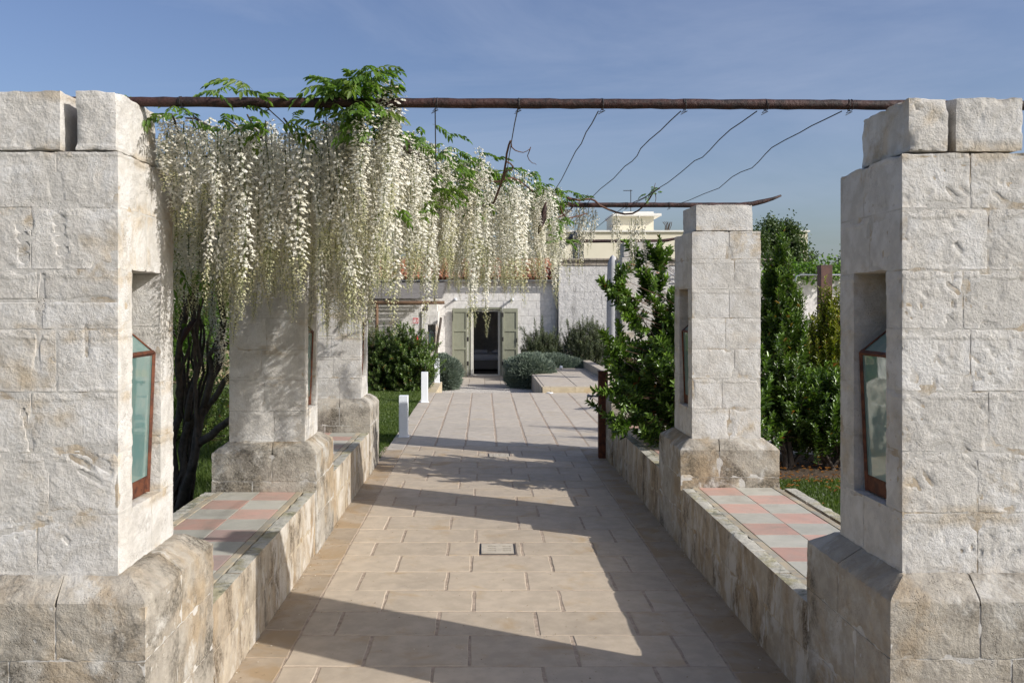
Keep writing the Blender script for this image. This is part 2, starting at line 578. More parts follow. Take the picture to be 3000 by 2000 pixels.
M['slab_edge'] = slab_mat('ochre_edge_stone', (0.50, 0.42, 0.29), (0.44, 0.34, 0.2))
M['joint'] = plain('sandy_joint', (0.36, 0.285, 0.22), 0.95, var=0.25, vs=20, bs=0.6, bscale=90, bd=0.006)
M['rust'] = plain('rusted_iron', (0.055, 0.024, 0.020), 0.62, 0.0, 0.35, vs=16, c2=(0.022, 0.013, 0.012), bs=0.8, bscale=42, bd=0.01)
M['rust_frame'] = plain('rust_frame', (0.13, 0.045, 0.022), 0.7, 0.0, 0.3, vs=22, c2=(0.06, 0.022, 0.014), bs=0.3, bscale=120)
M['wire'] = plain('dull_wire', (0.03, 0.027, 0.026), 0.6)
M['zinc'] = plain('zinc', (0.34, 0.36, 0.38), 0.45, 0.6, 0.5, var=0.15)
M['white_paint'] = plain('white_paint', (0.80, 0.83, 0.87), 0.45, 0.0, 0.4, var=0.02, rnd=0.01)
M['sage'] = plain('sage_shutter_paint', (0.265, 0.27, 0.20), 0.55, var=0.06, vs=5, bs=0.1)
M['frame_white'] = plain('door_frame_paint', (0.62, 0.60, 0.54), 0.5, var=0.05)
M['dark_iron'] = plain('dark_iron', (0.03, 0.026, 0.024), 0.5)
M['soil'] = plain('mulch_soil', (0.10, 0.068, 0.042), 0.95, vs=14, c2=(0.05, 0.035, 0.022), bs=0.9, bscale=40, bd=0.02)
M['turf'] = plain('turf_soil', (0.045, 0.06, 0.018), 0.95, vs=6, c2=(0.03, 0.05, 0.012), bs=0.8, bscale=50, bd=0.02)
M['gravel'] = plain('pale_gravel', (0.42, 0.38, 0.33), 0.95, vs=60, c2=(0.60, 0.56, 0.50), lo=0.4, hi=0.55, bs=1.0, bscale=70, bd=0.02)
M['earth'] = plain('dry_earth', (0.22, 0.19, 0.11), 0.95, vs=0.4, c2=(0.09, 0.11, 0.04), bs=0.5, bscale=3, bd=0.05)
M['terracotta'] = plain('terracotta', (0.36, 0.125, 0.055), 0.85, vs=5, c2=(0.25, 0.10, 0.06), rnd=0.22, bs=0.3, bscale=40)
M['cane'] = plain('grey_cane', (0.13, 0.122, 0.115), 0.85, var=0.35, vs=30, rnd=0.25, stretch=(0.2, 3, 3))
M['log'] = plain('old_timber', (0.12, 0.07, 0.04), 0.8, var=0.35, vs=6, bs=0.5, bscale=20)
M['cream'] = plain('cream_render', (0.72, 0.67, 0.53), 0.9, var=0.03, vs=1)
M['modern_white'] = plain('white_render', (0.78, 0.76, 0.70), 0.9, var=0.02)
M['dark_blue'] = plain('dark_window_glass', (0.03, 0.035, 0.045), 0.15, spec=0.6)  # near-black blue for the window and the awning roll
M['room'] = plain('room_plaster', (0.78, 0.74, 0.72), 0.95, var=0.06)
M['room_floor'] = plain('room_floor', (0.10, 0.085, 0.07), 0.5)
M['linen'] = plain('white_linen', (0.75, 0.74, 0.78), 0.9, bs=0.4, bscale=5, bd=0.03)
M['bedbase'] = plain('taupe_bed_base', (0.30, 0.27, 0.24), 0.9)
M['red'] = plain('red_enamel', (0.55, 0.015, 0.02), 0.4)
M['sign_white'] = plain('sign_white', (0.8, 0.8, 0.8), 0.5)
M['sign_black'] = plain('sign_black', (0.02, 0.02, 0.02), 0.5)
M['parasol'] = plain('parasol_cloth_shaded', (0.42, 0.42, 0.43), 0.9, var=0.08, vs=4)  # pale cloth greyed so its colour stands in for shade
M['shower_post'] = plain('brown_steel', (0.13, 0.065, 0.05), 0.65, vs=8, c2=(0.08, 0.045, 0.038))
M['chrome'] = plain('chrome', (0.6, 0.62, 0.65), 0.25, 1.0)
M['facade'] = stone_mat('farmhouse_whitewash', (0.68, 0.66, 0.63), (0.60, 0.50, 0.40), (0.34, 0.33, 0.32), 0.55, 0.66, 0.9, 0.66, 0.8, 1.2, bs=0.8, bd=0.014, bscale=12, rnd=0.03, speck=0.2)
M['oldwall'] = stone_mat('streaked_wall_plaster', (0.60, 0.585, 0.565), (0.55, 0.47, 0.37), (0.19, 0.185, 0.175), 0.6, 0.72, 0.7, 0.50, 0.72, 1.9, stretch=(2.2, 2.2, 0.45), bs=0.9, bd=0.03, bscale=12, rnd=0.02, speck=0.2)
M['cornice'] = stone_mat('weathered_cornice', (0.36, 0.32, 0.27), (0.30, 0.24, 0.18), (0.10, 0.095, 0.09), 0.5, 0.62, 2, 0.5, 0.66, 3, bs=0.8, bd=0.03, bscale=12)
def tile_mat(name, c, c2):
    m, t = newmat(name)
    pos, sp = worldpos(t)
    oi = N(t, 'ShaderNodeObjectInfo')
    k = mixc(t, maprange(t, noise_tex(t, pos, 6, 7, 0.65, 0.3), 0.36, 0.66), c, c2)
    k = mixc(t, maprange(t, noise_tex(t, pos, 3.1, 9, 0.72, 0.6), 0.50, 0.74, 0, 0.6), k, (0.27, 0.245, 0.205))
    k = mixc(t, maprange(t, noise_tex(t, pos, 44, 6, 0.7), 0.6, 0.72, 0, 0.5), k, (0.16, 0.14, 0.12))
    hsv = N(t, 'ShaderNodeHueSaturation')
    t.links.new(math_(t, 'ADD', math_(t, 'MULTIPLY', oi.outputs['Random'], 0.22), 0.88), hsv.inputs['Value'])
    t.links.new(k, hsv.inputs['Color'])
    finish(t, hsv.outputs[0], maprange(t, noise_tex(t, pos, 9, 4), .3, .7, .35, .6), bump(t, noise_tex(t, pos, 40, 6, .6), .2, .003), 0, 0.4)
    return m
M['tile_grey'] = tile_mat('grey_cement_tile', (0.45, 0.43, 0.37), (0.39, 0.38, 0.325))
M['tile_pink'] = tile_mat('pink_cement_tile', (0.50, 0.31, 0.25), (0.45, 0.315, 0.26))
M['tile_red'] = tile_mat('red_cement_tile', (0.50, 0.215, 0.165), (0.46, 0.27, 0.21))
M['tile_mauve'] = tile_mat('mauve_cement_tile', (0.38, 0.265, 0.235), (0.34, 0.26, 0.23))
M['tile_edge'] = plain('ochre_border_tile', (0.42, 0.35, 0.245), 0.5, vs=9, c2=(0.31, 0.295, 0.25), rnd=0.2)
# foliage
M['petal'] = leaf_mat('wisteria_petal', (0.74, 0.72, 0.60), (0.85, 0.84, 0.79), (0.86, 0.85, 0.80), trans=0.28, rough=0.7, spec=0.2, tl=(1.0, 1.0, 0.86), hot=2)
M['bud'] = leaf_mat('wisteria_bud', (0.50, 0.50, 0.28), (0.68, 0.66, 0.48), (0.7, 0.7, 0.45), trans=0.3, rough=0.7, spec=0.2, tl=(1.1, 1.1, 0.7), hot=2)
M['rachis'] = plain('raceme_stem', (0.085, 0.115, 0.025), 0.6)
M['wleaf'] = leaf_mat('wisteria_leaf', (0.065, 0.135, 0.02), (0.13, 0.215, 0.035), (0.2, 0.19, 0.05), trans=0.40, rough=0.5, tl=(1.5, 1.7, 0.6))
M['bark'] = plain('vine_bark', (0.10, 0.08, 0.065), 0.9, vs=14, c2=(0.055, 0.045, 0.038), bs=0.8, bscale=50, bd=0.01)
M['twig'] = plain('brown_twig', (0.09, 0.045, 0.03), 0.8)
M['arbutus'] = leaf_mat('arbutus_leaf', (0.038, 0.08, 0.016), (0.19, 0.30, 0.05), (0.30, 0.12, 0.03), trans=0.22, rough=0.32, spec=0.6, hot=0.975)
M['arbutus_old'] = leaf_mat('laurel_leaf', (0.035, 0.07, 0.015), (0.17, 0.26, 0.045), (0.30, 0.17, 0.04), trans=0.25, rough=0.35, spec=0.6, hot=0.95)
M['golden'] = leaf_mat('golden_shrub_leaf', (0.08, 0.12, 0.015), (0.32, 0.31, 0.045), (0.45, 0.2, 0.05), trans=0.3, rough=0.4, hot=0.93)
M['myrtle'] = leaf_mat('myrtle_leaf', (0.045, 0.08, 0.018), (0.14, 0.20, 0.04), (0.35, 0.16, 0.04), trans=0.25, rough=0.45, hot=0.97)
M['olive'] = leaf_mat('grey_green_leaf', (0.075, 0.10, 0.055), (0.19, 0.215, 0.125), (0.2, 0.18, 0.1), trans=0.2, rough=0.55, hot=0.98)
M['santolina'] = leaf_mat('silver_green_leaf', (0.14, 0.185, 0.14), (0.29, 0.34, 0.27), (0.25, 0.28, 0.22), trans=0.15, rough=0.8, spec=0.2, tl=(1, 1.1, .9), hot=2)
M['poplar'] = leaf_mat('distant_tree_leaf', (0.035, 0.06, 0.018), (0.085, 0.13, 0.035), (0.1, 0.14, 0.04), trans=0.25, rough=0.5, hot=2)
M['shadeleaf'] = leaf_mat('orchard_leaf', (0.06, 0.12, 0.02), (0.16, 0.27, 0.045), (0.2, 0.2, 0.05), trans=0.4, rough=0.5, hot=0.97)
M['grass'] = leaf_mat('grass_blade', (0.055, 0.095, 0.018), (0.13, 0.18, 0.035), (0.32, 0.27, 0.10), trans=0.35, rough=0.5, tl=(1.3, 1.5, 0.5), hot=0.95)

def lantern_glass():
    m, t = newmat('frosted_lantern_glass')
    pos, sp = worldpos(t)
    dirt = maprange(t, noise_tex(t, pos, 14, 7, 0.7, 0.4), 0.42, 0.72, 0.0, 1.0)
    col = mixc(t, dirt, (0.20, 0.35, 0.33), (0.33, 0.42, 0.38))
    b = N(t, 'ShaderNodeBsdfDiffuse')
    t.links.new(col, b.inputs['Color'])
    tr = N(t, 'ShaderNodeBsdfTranslucent'); tr.inputs['Color'].default_value = (0.40, 0.62, 0.58, 1)
    x = N(t, 'ShaderNodeMixShader'); x.inputs[0].default_value = 0.4
    t.links.new(b.outputs[0], x.inputs[1]); t.links.new(tr.outputs[0], x.inputs[2])
    g = N(t, 'ShaderNodeBsdfGlossy'); g.inputs['Roughness'].default_value = 0.02
    g.inputs['Color'].default_value = (0.9, 0.95, 0.93, 1)
    fz = N(t, 'ShaderNodeFresnel'); fz.inputs['IOR'].default_value = 1.9
    y = N(t, 'ShaderNodeMixShader')
    t.links.new(math_(t, 'ADD', fz.outputs[0], 0.10), y.inputs[0])
    t.links.new(x.outputs[0], y.inputs[1]); t.links.new(g.outputs[0], y.inputs[2])
    o = N(t, 'ShaderNodeOutputMaterial')
    t.links.new(y.outputs[0], o.inputs['Surface'])
    return m
M['glass'] = lantern_glass()

M['litter'] = leaf_mat('dry_litter', (0.16, 0.11, 0.06), (0.34, 0.27, 0.17), (0.60, 0.56, 0.48), trans=0.1, rough=0.8, hot=0.85)

M['cover'] = plain('pale_drain_stone', (0.45, 0.40, 0.325), 0.8, var=0.12, vs=12, bs=0.3, bscale=60)
R = random.Random(11)

# ================================================================== GROUND
def sheet(name, pts, mat, kind='structure', label=None):
    me = mesh_py(name, pts, [tuple(range(len(pts)))], [mat])
    o = link(name, me)
    o['kind'] = kind
    if label:
        o['label'] = label
    return o
def quad_sheet(name, rects, mat):
    mb = MB()
    for (x0, x1, y0, y1, z0, z1) in rects:
        mb.add([(x0, y0, z0), (x1, y0, z0), (x1, y1, z1), (x0, y1, z1)], [(0, 1, 2, 3)])
    o = mb.obj(name, [mat])
    o['kind'] = 'structure'
    return o

quad_sheet('ground', [(-900, 900, -300, 1500, -0.34, -0.34)], M['earth'])
quad_sheet('lawn_ground', [(-60, -2.24, -20, 11.04, -0.03, -0.03), (-60, -1.352, 11.04, 22.6, -0.03, -0.03), (-60, -1.352, 22.6, 24.2, -0.03, -0.335),
                           (2.56, 60, -20, 9.95, -0.03, -0.03)], M['turf'])
quad_sheet('flower_bed', [(2.5, 12, 9.95, 11.7, -0.03, -0.01)], M['soil'])
terr = quad_sheet('terrace', [(2.94, 22, 11.7, 20.0, -0.012, -0.012), (6.9, 22, 20.0, 27.9, -0.012, -0.012)], M['slab_plaza'])

path = quad_sheet('path', [(-1.42, 1.70, -6, 12.3, -0.0035, -0.0035), (-1.36, 2.94, 12.3, 20.0, -0.0035, -0.0035)], M['joint'])

def slab(name, x0, x1, y0, y1, mat, parent, ztop=0.0, th=0.04, jit=0.004, bev=0.006, tilt=0.0012, dz=None, skew=0.0):
    """stone slab with a slightly uneven, eased edge"""
    n = 4
    ring = []
    for (ax, ay, bx, by) in ((x0, y0, x1, y0), (x1, y0, x1, y1), (x1, y1, x0, y1), (x0, y1, x0, y0)):
        for k in range(n):
            t = k / n
            ring.append([ax + (bx - ax) * t, ay + (by - ay) * t])
    cx, cy = (x0 + x1) / 2, (y0 + y1) / 2
    v_t, v_e = [], []
    z = ztop + (R.uniform(-1, 1) * 0.0015 if dz is None else dz)
    tx, ty = R.uniform(-tilt, tilt) / max(x1 - x0, .05), R.uniform(-tilt, tilt) / max(y1 - y0, .05)
    for (x, y) in ring:
        x += R.uniform(-jit, jit); y += R.uniform(-jit, jit)
        dx, dy = cx - x, cy - y
        zz = z + tx * (x - cx) + ty * (y - cy)
        v_e.append((x, y, zz - bev * 0.7))
        v_t.append((x + math.copysign(min(bev, abs(dx)), dx), y + math.copysign(min(bev, abs(dy)), dy), zz))
    v_b = [(x, y, z - th) for (x, y, _) in v_e]
    m = len(ring)
    f = [tuple(range(m))]
    for i in range(m):
        j = (i + 1) % m
        f.append((m + i, m + j, j, i))
        f.append((2 * m + i, 2 * m + j, m + j, m + i))
    return link(name, mesh_py(name, v_t + v_e + v_b, f, [mat]), parent)

# --- central paving in running bond
rows = [12.3]
n_up = 9
for k in range(1, n_up):
    rows.append(12.3 - (12.3 - 8.62) * k / n_up)
rows += [8.62, 8.17, 7.69, 7.27, 6.88, 6.46, 6.04, 5.62, 5.21, 4.76, 4.32, 3.88, 3.45, 3.02, 2.6, 2.15, 1.7, 1.25, 0.8, 0.35, -0.1, -0.55, -1.0, -1.5]
iB = rows.index(6.88)            # the course 6.88 -> 6.46 is of kind B
DR1 = (-0.035, 0.263)
for i in range(len(rows) - 1):
    y1, y0 = rows[i], rows[i + 1]
    kind = (i - iB) % 2
    js = [-0.68, -0.075, 0.53, 1.13] if kind == 0 else [-0.90, -0.285, 0.325, 0.94]
    js = [j + R.uniform(-0.02, 0.02) for j in js]
    xs = [-1.12] + js + [1.37]
    for a in range(len(xs) - 1):
        xa, xb = xs[a] + (0.008 if a else 0.003), xs[a + 1] - (0.008 if a < len(xs) - 2 else 0.003)
        ya, yb = y0 + 0.004, y1 - 0.004
        if abs(y1 - 7.27) < 1e-6 and a == 2:
            slab('paving_slab', xa, -0.035, ya, yb, M['slab'], path)
            slab('paving_slab', 0.268, xb, ya, yb, M['slab'], path)
            continue
        if y0 < 11.55 < y1 and xa < 0.2 < xb:
            slab('paving_slab', xa, 0.045, ya, yb, M['slab'], path)
            if xb > 0.46:
                slab('paving_slab', 0.38, xb, ya, yb, M['slab'], path)
            continue
        slab('paving_slab', xa, xb, ya, yb, M['slab'], path)
# borders
for (xa, xb, ymax) in ((-1.366, -1.125, 20.0), (1.375, 1.652, 12.3)):
    y = -1.4
    while y < ymax - 0.1:
        l = R.choice((0.42, 0.47, 0.38, 0.55, 0.33)) if y < 12 else R.choice((0.7, 0.9, 0.6))
        y2 = min(y + l, ymax)
        slab('border_slab', xa, xb, y + 0.004, y2 - 0.004, M['slab_border'] if y < 11.8 else M['slab_plaza'], path)
        y = y2
# plaza columns
cols = [-1.12, -0.70, -0.26, 0.19, 0.636, 1.085, 1.525, 1.97, 2.42, 2.92]
for c in range(len(cols) - 1):
    y = 12.31
    first = True
    while y < 19.95:
        l = R.uniform(0.5, 1.5) if not first else R.uniform(0.3, 1.1)
        first = False
        y2 = min(y + l, 19.99)
        if 19.99 - y2 < 0.25:
            y2 = 19.99
        slab('plaza_slab', cols[c] + 0.014, cols[c + 1] - 0.014, y + 0.003, y2 - 0.003, M['slab_plaza'], path, jit=0.006)
        y = y2

# drains
def drain(loc, w, d, slots, label):
    t = empty('drain_cover', label, 'drain cover', 'stone drain covers in the path', loc)
    fm = MB()
    e = 0.016
    fm.box(-w / 2 - e, w / 2 + e, -d / 2 - e, d / 2 + e, -0.05, -0.0015)
    fm.obj('drain_shade_box', [M['dark_iron']], t)  # solid near-black box; its colour stands in for shade under the cover
    mb = MB()
    # cover plate built from strips round the slots
    if slots == 'slots':
        ys = [-0.075, -0.012, 0.05]
        ylines = [-d / 2]
        for y in ys:
            ylines += [y - .005, y + 0.017]
        ylines.append(d / 2)
        for i in range(len(ylines) - 1):
            if i % 2 == 0:
                mb.box(-w / 2, w / 2, ylines[i], ylines[i + 1], -0.0012, 0.005)
            else:
                for (a, b) in ((-w / 2, -0.085), (-0.015, 0.04), (0.11, w / 2)):
                    mb.box(a, b, ylines[i], ylines[i + 1], -0.0012, 0.005)
    else:
        ylines = [-d / 2, -0.06, -0.025, 0.025, 0.06, d / 2]
        for i in range(5):
            if i % 2 == 0:
                mb.box(-w / 2, w / 2, ylines[i], ylines[i + 1], -0.0012, 0.005)
            else:
                for (a, b) in ((-w / 2, -0.10), (-0.07, -0.015), (0.015, 0.07), (0.10, w / 2)):
                    mb.box(a, b, ylines[i], ylines[i + 1], -0.0012, 0.005)
    mb.obj('slotted_cover', [M['cover']], t)
drain((0.117, 7.075, 0), 0.265, 0.285, 'slots', 'stone drain cover with six long slots in the sunlit paving')
drain((0.213, 11.53, 0), 0.265, 0.27, 'holes', 'stone drain cover with two rows of small holes in the leafy shade')

# raised platform, sunken gravel entrance, landing
plat = MB()
plat.add([(1.40, 20.03, -0.3), (7, 20.03, -0.3), (7, 26.2, -0.3), (1.33, 26.2, -0.3), (1.40, 20.03, 0.115), (7, 20.03, 0.115), (7, 26.2, 0.115), (1.33, 26.2, 0.115)],
         [(0, 1, 5, 4), (1, 2, 6, 5), (2, 3, 7, 6), (3, 0, 4, 7), (4, 5, 6, 7)])
platform = plat.obj('platform', [M['joint']])
platform['kind'] = 'structure'
x = 1.385
first = True
while x < 6.9:
    l = 0.19 if first else 0.575
    first = False
    mbx = MB().box(x + 0.002, min(x + l, 7) - 0.002, 20.0, 20.25, -0.02, 0.124, bev=0.005)
    mbx.obj('edge_stone', [M['slab_edge']], platform)
    x += l
y = 20.26
while y < 26.0:
    MB().box(1.335 + (26.2 - y) * 0.006, 1.43, y + 0.002, y + 0.36, -0.33, 0.128, bev=0.004).obj('edge_stone', [M['slab_plaza']], platform)
    y += 0.363
xs = [1.435] + [1.435 + 0.78 * k for k in range(1, 8)]
for a in range(len(xs) - 1):
    y = 20.26 + R.uniform(0, .01)
    while y < 26.1:
        l = R.uniform(0.9, 1.5)
        y2 = min(y + l, 26.18)
        if 26.18 - y2 < .3:
            y2 = 26.18
        slab('plaza_slab', xs[a] + 0.006, xs[a + 1] - 0.006, y + 0.006, y2 - 0.006, M['slab_plaza'], platform, ztop=0.13)
        y = y2
grv = quad_sheet('gravel_ramp', [(-1.11, 1.42, 20.02, 22.9, -0.018, -0.30), (-1.8, 1.42, 22.9, 24.8, -0.302, -0.302)], M['gravel'])
# pebbles
n = 5200
px = np.random.RandomState(3).rand(n, 3)
yy = 20.05 + px[:, 1] * 4.7
xx = -1.08 + px[:, 0] * 2.4
zz = np.where(yy < 22.9, -0.018 - (yy - 20.02) / 2.88 * 0.282, -0.302)
s = 0.008 + 0.012 * px[:, 2]
base = np.array([[1, 0, 0], [-.5, .9, 0], [-.5, -.9, 0], [0, 0, .8]])
V = (base[None] * s[:, None, None] + np.stack([xx, yy, zz], -1)[:, None, :])
an = px[:, 2] * 60
ca, sa = np.cos(an), np.sin(an)
rel = base[None] * s[:, None, None]
V = np.stack([rel[..., 0] * ca[:, None] - rel[..., 1] * sa[:, None], rel[..., 0] * sa[:, None] + rel[..., 1] * ca[:, None], rel[..., 2]], -1) + np.stack([xx, yy, zz], -1)[:, None, :]
Fq = (np.arange(n) * 4)[:, None, None] + np.array([[0, 1, 3], [1, 2, 3], [2, 0, 3]])[None]
pb = link('pebbles', mesh_np('pebbles', V.reshape(-1, 3), Fq.reshape(-1, 3), [M['gravel']]))
tag(pb, 'loose pale gravel on the sunken way to the door', 'gravel', kind='stuff')
landing = quad_sheet('landing', [(-1.9, 1.5, 24.8, 28.3, -0.312, -0.312)], M['joint'])
for a in range(7):
    xa = -1.88 + a * 0.48
    y = 24.82
    while y < 28.2:
        y2 = min(y + R.uniform(.5, .9), 28.26)
        slab('landing_slab', xa + 0.006, xa + 0.474, y + .004, y2 - .004, M['slab_plaza'], landing, ztop=-0.30, th=0.03)
        y = y2
# ochre edging wall that carries the third bollard
edging = struct(link('lawn_edging', MB().box(-1.345, -1.12, 20.02, 23.0, -0.34, -0.012).mesh('lawn_edging', [M['joint']])))
y = 20.0
while y < 22.9:
    MB().box(-1.352, -1.11, y + .003, min(y + .72, 23.02), -0.335, 0.0, bev=0.006).obj('edge_stone', [M['slab_edge']], edging)
    y += 0.745

# ================================================================== BENCHES
def bench(side, y0, y1, xf, xo, xa, xb, start_pink, label, seed):
    """xf path face, xo outer face, xa..xb tile field (two tiles wide)"""
    t = empty('stone_bench', label, 'bench', 'tiled stone benches between the pillars', ((xf + xo) / 2, (y0 + y1) / 2, 0))
    off = Vector(t.location)
    def ch(o):
        o.location = Vector(o.location) - off
        o.parent = t
        return o
    sg = 1 if xo > xf else -1
    def bx(xp, xq):
        return (min(xp, xq), max(xp, xq))
    c = bx(xf + sg * 0.003, xo - sg * 0.003)
    ch(MB().box(c[0], c[1], y0, y1, 0.0, 0.482).obj('core', [M['mortar_dark']]))
    rr = random.Random(seed)
    near = y0 < 6
    for zi, (za, zb) in enumerate(((-0.05, 0.25), (0.252, 0.50))):
        y = y0 - (0.0 if zi else 0.25)
        while y < y1:
            l = rr.uniform(0.42, 0.56)
            ya, yb = max(y, y0), min(y + l, y1)
            if yb - ya > 0.05:
                for (p, q, nm) in ((xf, xf + sg * (0.094 if zi else 0.13), 0), (xo, xo - sg * (0.095 if zi else 0.13), 1)):
                    b = bx(p, q)
                    hi_ = 0.505 if zi else zb
                    mt = M['benchwall'] if not nm else M['plinth']
                    me_l = [mt]
                    o = rough_block('stone_block', (b[0], ya + 0.002, za), (b[1], yb - 0.002, hi_), me_l, None,
                                    res=(0.022 if near and not nm else 0.05), r=0.004, amp=0.0045, seed=seed + y * 3 + nm, chips=0.007)
                    o.data.materials.append(M['curb'])
                    # lichened top
                    if zi:
                        pol = o.data.polygons
                        for pgn in pol:
                            if pgn.normal.z > 0.6:
                                pgn.material_index = 1
                    ch(o)
            y += l
    # tiles
    tw = (xb - xa) / 2
    s = 0.294
    y = y1
    row = 0
    while y > y0 + 0.01:
        ya = max(y - s, y0)
        for c_ in (0, 1):
            pink = (row + c_ + (0 if start_pink else 1)) % 2 == 0
            if pink:
                mt = rr.choice((M['tile_pink'], M['tile_pink'], M['tile_red'], M['tile_mauve'])) if side < 0 else M['tile_pink']
            else:
                mt = M['tile_grey']
            o = MB().box(xa + c_ * tw + 0.0022, xa + (c_ + 1) * tw - 0.0022, ya + 0.0022, y - 0.0022, 0.484, 0.502 + rr.uniform(-.0008, .0008), bev=0.0012).obj('pink_tile' if pink else 'grey_tile', [mt])
            ch(o)
        y = ya
        row += 1
    for (p, q) in ((xa - 0.055, xa - 0.006), (xb + 0.006, xb + 0.055)):
        y = y0
        while y < y1 - 0.02:
            l = rr.uniform(0.16, 0.24)
            yb = min(y + l, y1)
            ch(MB().box(p, q, y + 0.0015, yb - 0.0015, 0.484, 0.5035, bev=0.0012).obj('border_tile', [M['tile_edge']]))
            y = yb
    return t

BL = dict(xf=-1.362, xo=-2.262, xa=-2.108, xb=-1.522)
BRt = dict(xf=1.642, xo=2.585, xa=1.79, xb=2.40)
bench(-1, 4.27, 6.93, start_pink=False, label='low stone bench with red and grey tiles, nearest on the left of the path', seed=3, **BL)
bench(-1, 7.72, 10.2, start_pink=True, label='far left stone bench between the two shaded pillars, pale tiles', seed=5, **BL)
bench(1, 4.32, 7.10, start_pink=True, label='low stone bench with pink and grey checkered tiles, nearest on the right', seed=7, **BRt)
bench(1, 7.97, 10.8, start_pink=True, label='far right stone bench partly covered by the glossy bush', seed=9, **BRt)

# ================================================================== PILLARS
COURSES = [0.885, 1.145, 1.40, 1.65, 1.91, 2.155, 2.41, 2.645]
def pillar(label, side, plinth, shaft, cap, ctop, detail, seed, caps_x=None, marks=None, capmarks=None):
    """plinth/shaft: (x_inner, x_outer, y0, y1); side -1 left of the path, +1 right"""
    pxi, pxo, py0, py1 = plinth
    xi, xo, y0, y1 = shaft
    t = empty('stone_pillar', label, 'pillar', 'whitewashed stone pillars of the pergola', ((xi + xo) / 2, (y0 + y1) / 2, 0))
    off = Vector(t.location)
    rr = random.Random(seed)
    sg = -side                         # direction from outer to inner
    def B(xa, xb, ya, yb, za, zb, mat, res, **kw):
        lo = (min(xa, xb), ya, za); hi = (max(xa, xb), yb, zb)
        o = rough_block('stone_block', lo, hi, [mat], None, res=res, seed=seed * 7 + za * 3, **kw)
        o.parent = t
        o.location = -off
        return o
    fine, mid, low = {2: (0.0105, 0.02, 0.06), 1: (0.022, 0.035, 0.07), 0: (0.04, 0.06, 0.1)}[detail]
    # ---- plinth
    pcx, pcy = (pxi + pxo) / 2, (py0 + py1) / 2
    hx, hy = abs(pxi - pxo) / 2, (py1 - py0) / 2
    def chamf(S):
        c = 0.105 * np.clip((S[:, 2] - 0.822) / 0.075, 0, 1)
        S[:, 0] = pcx + (S[:, 0] - pcx) * (hx - c) / hx
        S[:, 1] = pcy + (S[:, 1] - pcy) * (hy - c) / hy
        return S
    for k, (za, zb) in enumerate(((-0.05, 0.30), (0.303, 0.585), (0.588, 0.897))):
        f = 0.42 + 0.2 * (k % 2) + rr.uniform(-.03, .03)     # joint, from the inner face
        xj = pxi + (pxo - pxi) * f
        g = rr.uniform(0.35, 0.65)
        yj = py0 + (py1 - py0) * g
        w_ = chamf if k == 2 else None
        e = 0.003
        for (a, b, fx) in ((pxi, xj + sg * e, 1), (xj - sg * e, pxo, 0)):
            for (c, d, fy) in ((py0, yj - e, 1), (yj + e, py1, 0)):
                res = fine * 1.3 if fy else (mid if fx else low)
                B(a, b, c, d, za, zb, M['plinth'], res, r=0.003, amp=0.0055, warp=w_, chips=0.007)
    core = MB().box(min(pxi, pxo) + .004, max(pxi, pxo) - .004, py0 + .004, py1 - .004, -0.05, 0.80)
    # ---- shaft
    yn0, yn1 = y0 + 0.145, y0 + 0.465
    nd = 0.30
    zc = COURSES
    for k in range(7):
        za, zb = zc[k] + 0.0028, zc[k + 1] - 0.0028
        e = 0.0026
        xj = xi - sg * (0.285 + rr.choice((-0.03, 0.0, 0.03, 0.05)) if k % 3 != 2 else 0.36)
        niche = 1 <= k <= 4
        kw = dict(r=0.0025, amp=0.0028, chips=0.009)
        if niche:
            B(xi, xj + sg * e, y0, yn0 - 0.0, za, zb, M['wash'], fine, marks=marks, **kw)
            B(xj - sg * e, xo, y0, yn0 - 0.0, za, zb, M['wash'], fine, marks=marks, **kw)
            B(xi - sg * nd, xo, yn0 + e, yn1 - e, za, zb, M['wash'], low, **kw)
            B(xi, xo, yn1, y1, za, zb, M['wash'], mid * 0.8, **kw)
        else:
            ym = y0 + (0.30 if k % 2 else 0.36)
            B(xi, xj + sg * e, y0, ym - e, za, zb, M['wash'], fine, marks=marks, **kw)
            B(xj - sg * e, xo, y0, ym - e, za, zb, M['wash'], fine, marks=marks, **kw)
            if y1 - ym > 0.08:
                B(xi, xj + sg * e, ym + e, y1, za, zb, M['wash'], mid, **kw)
                B(xj - sg * e, xo, ym + e, y1, za, zb, M['wash'], low, **kw)
    # mortar core with the niche left open
    i = {2: 0.0026, 1: 0.0034, 0: 0.004}[detail]
    def cb(xa, xb, ya, yb, za, zb):
        core.box(min(xa, xb), max(xa, xb), ya, yb, za, zb)
    top = 2.63
    cb(xi - sg * i, xo + sg * i, y0 + i, yn0 - i, 0.80, top)
    cb(xi - sg * i, xo + sg * i, yn1 + i, y1 - i, 0.80, top)
    cb(xi - sg * (nd + i), xo + sg * i, yn0 - i + .0001, yn1 + i - .0001, 0.80, top)
    cb(xi - sg * i, xi - sg * (nd + i - .0001), yn0 - i + .0001, yn1 + i - .0001, 0.80, 1.138)
    cb(xi - sg * i, xi - sg * (nd + i - .0001), yn0 - i + .0001, yn1 + i - .0001, 2.165, top)
    o = core.obj('mortar', [M['mortar']], t)
    o.location = -off
    # ---- cap
    cxi, cxo, cy0, cy1 = cap
    segs = caps_x or [(cxi, cxo)]
    for (a, b) in segs:
        B(a, b, cy0, cy1, 2.648, ctop, M['wash'], fine, r=0.003, amp=0.0045, chips=0.008, marks=None)
    return t

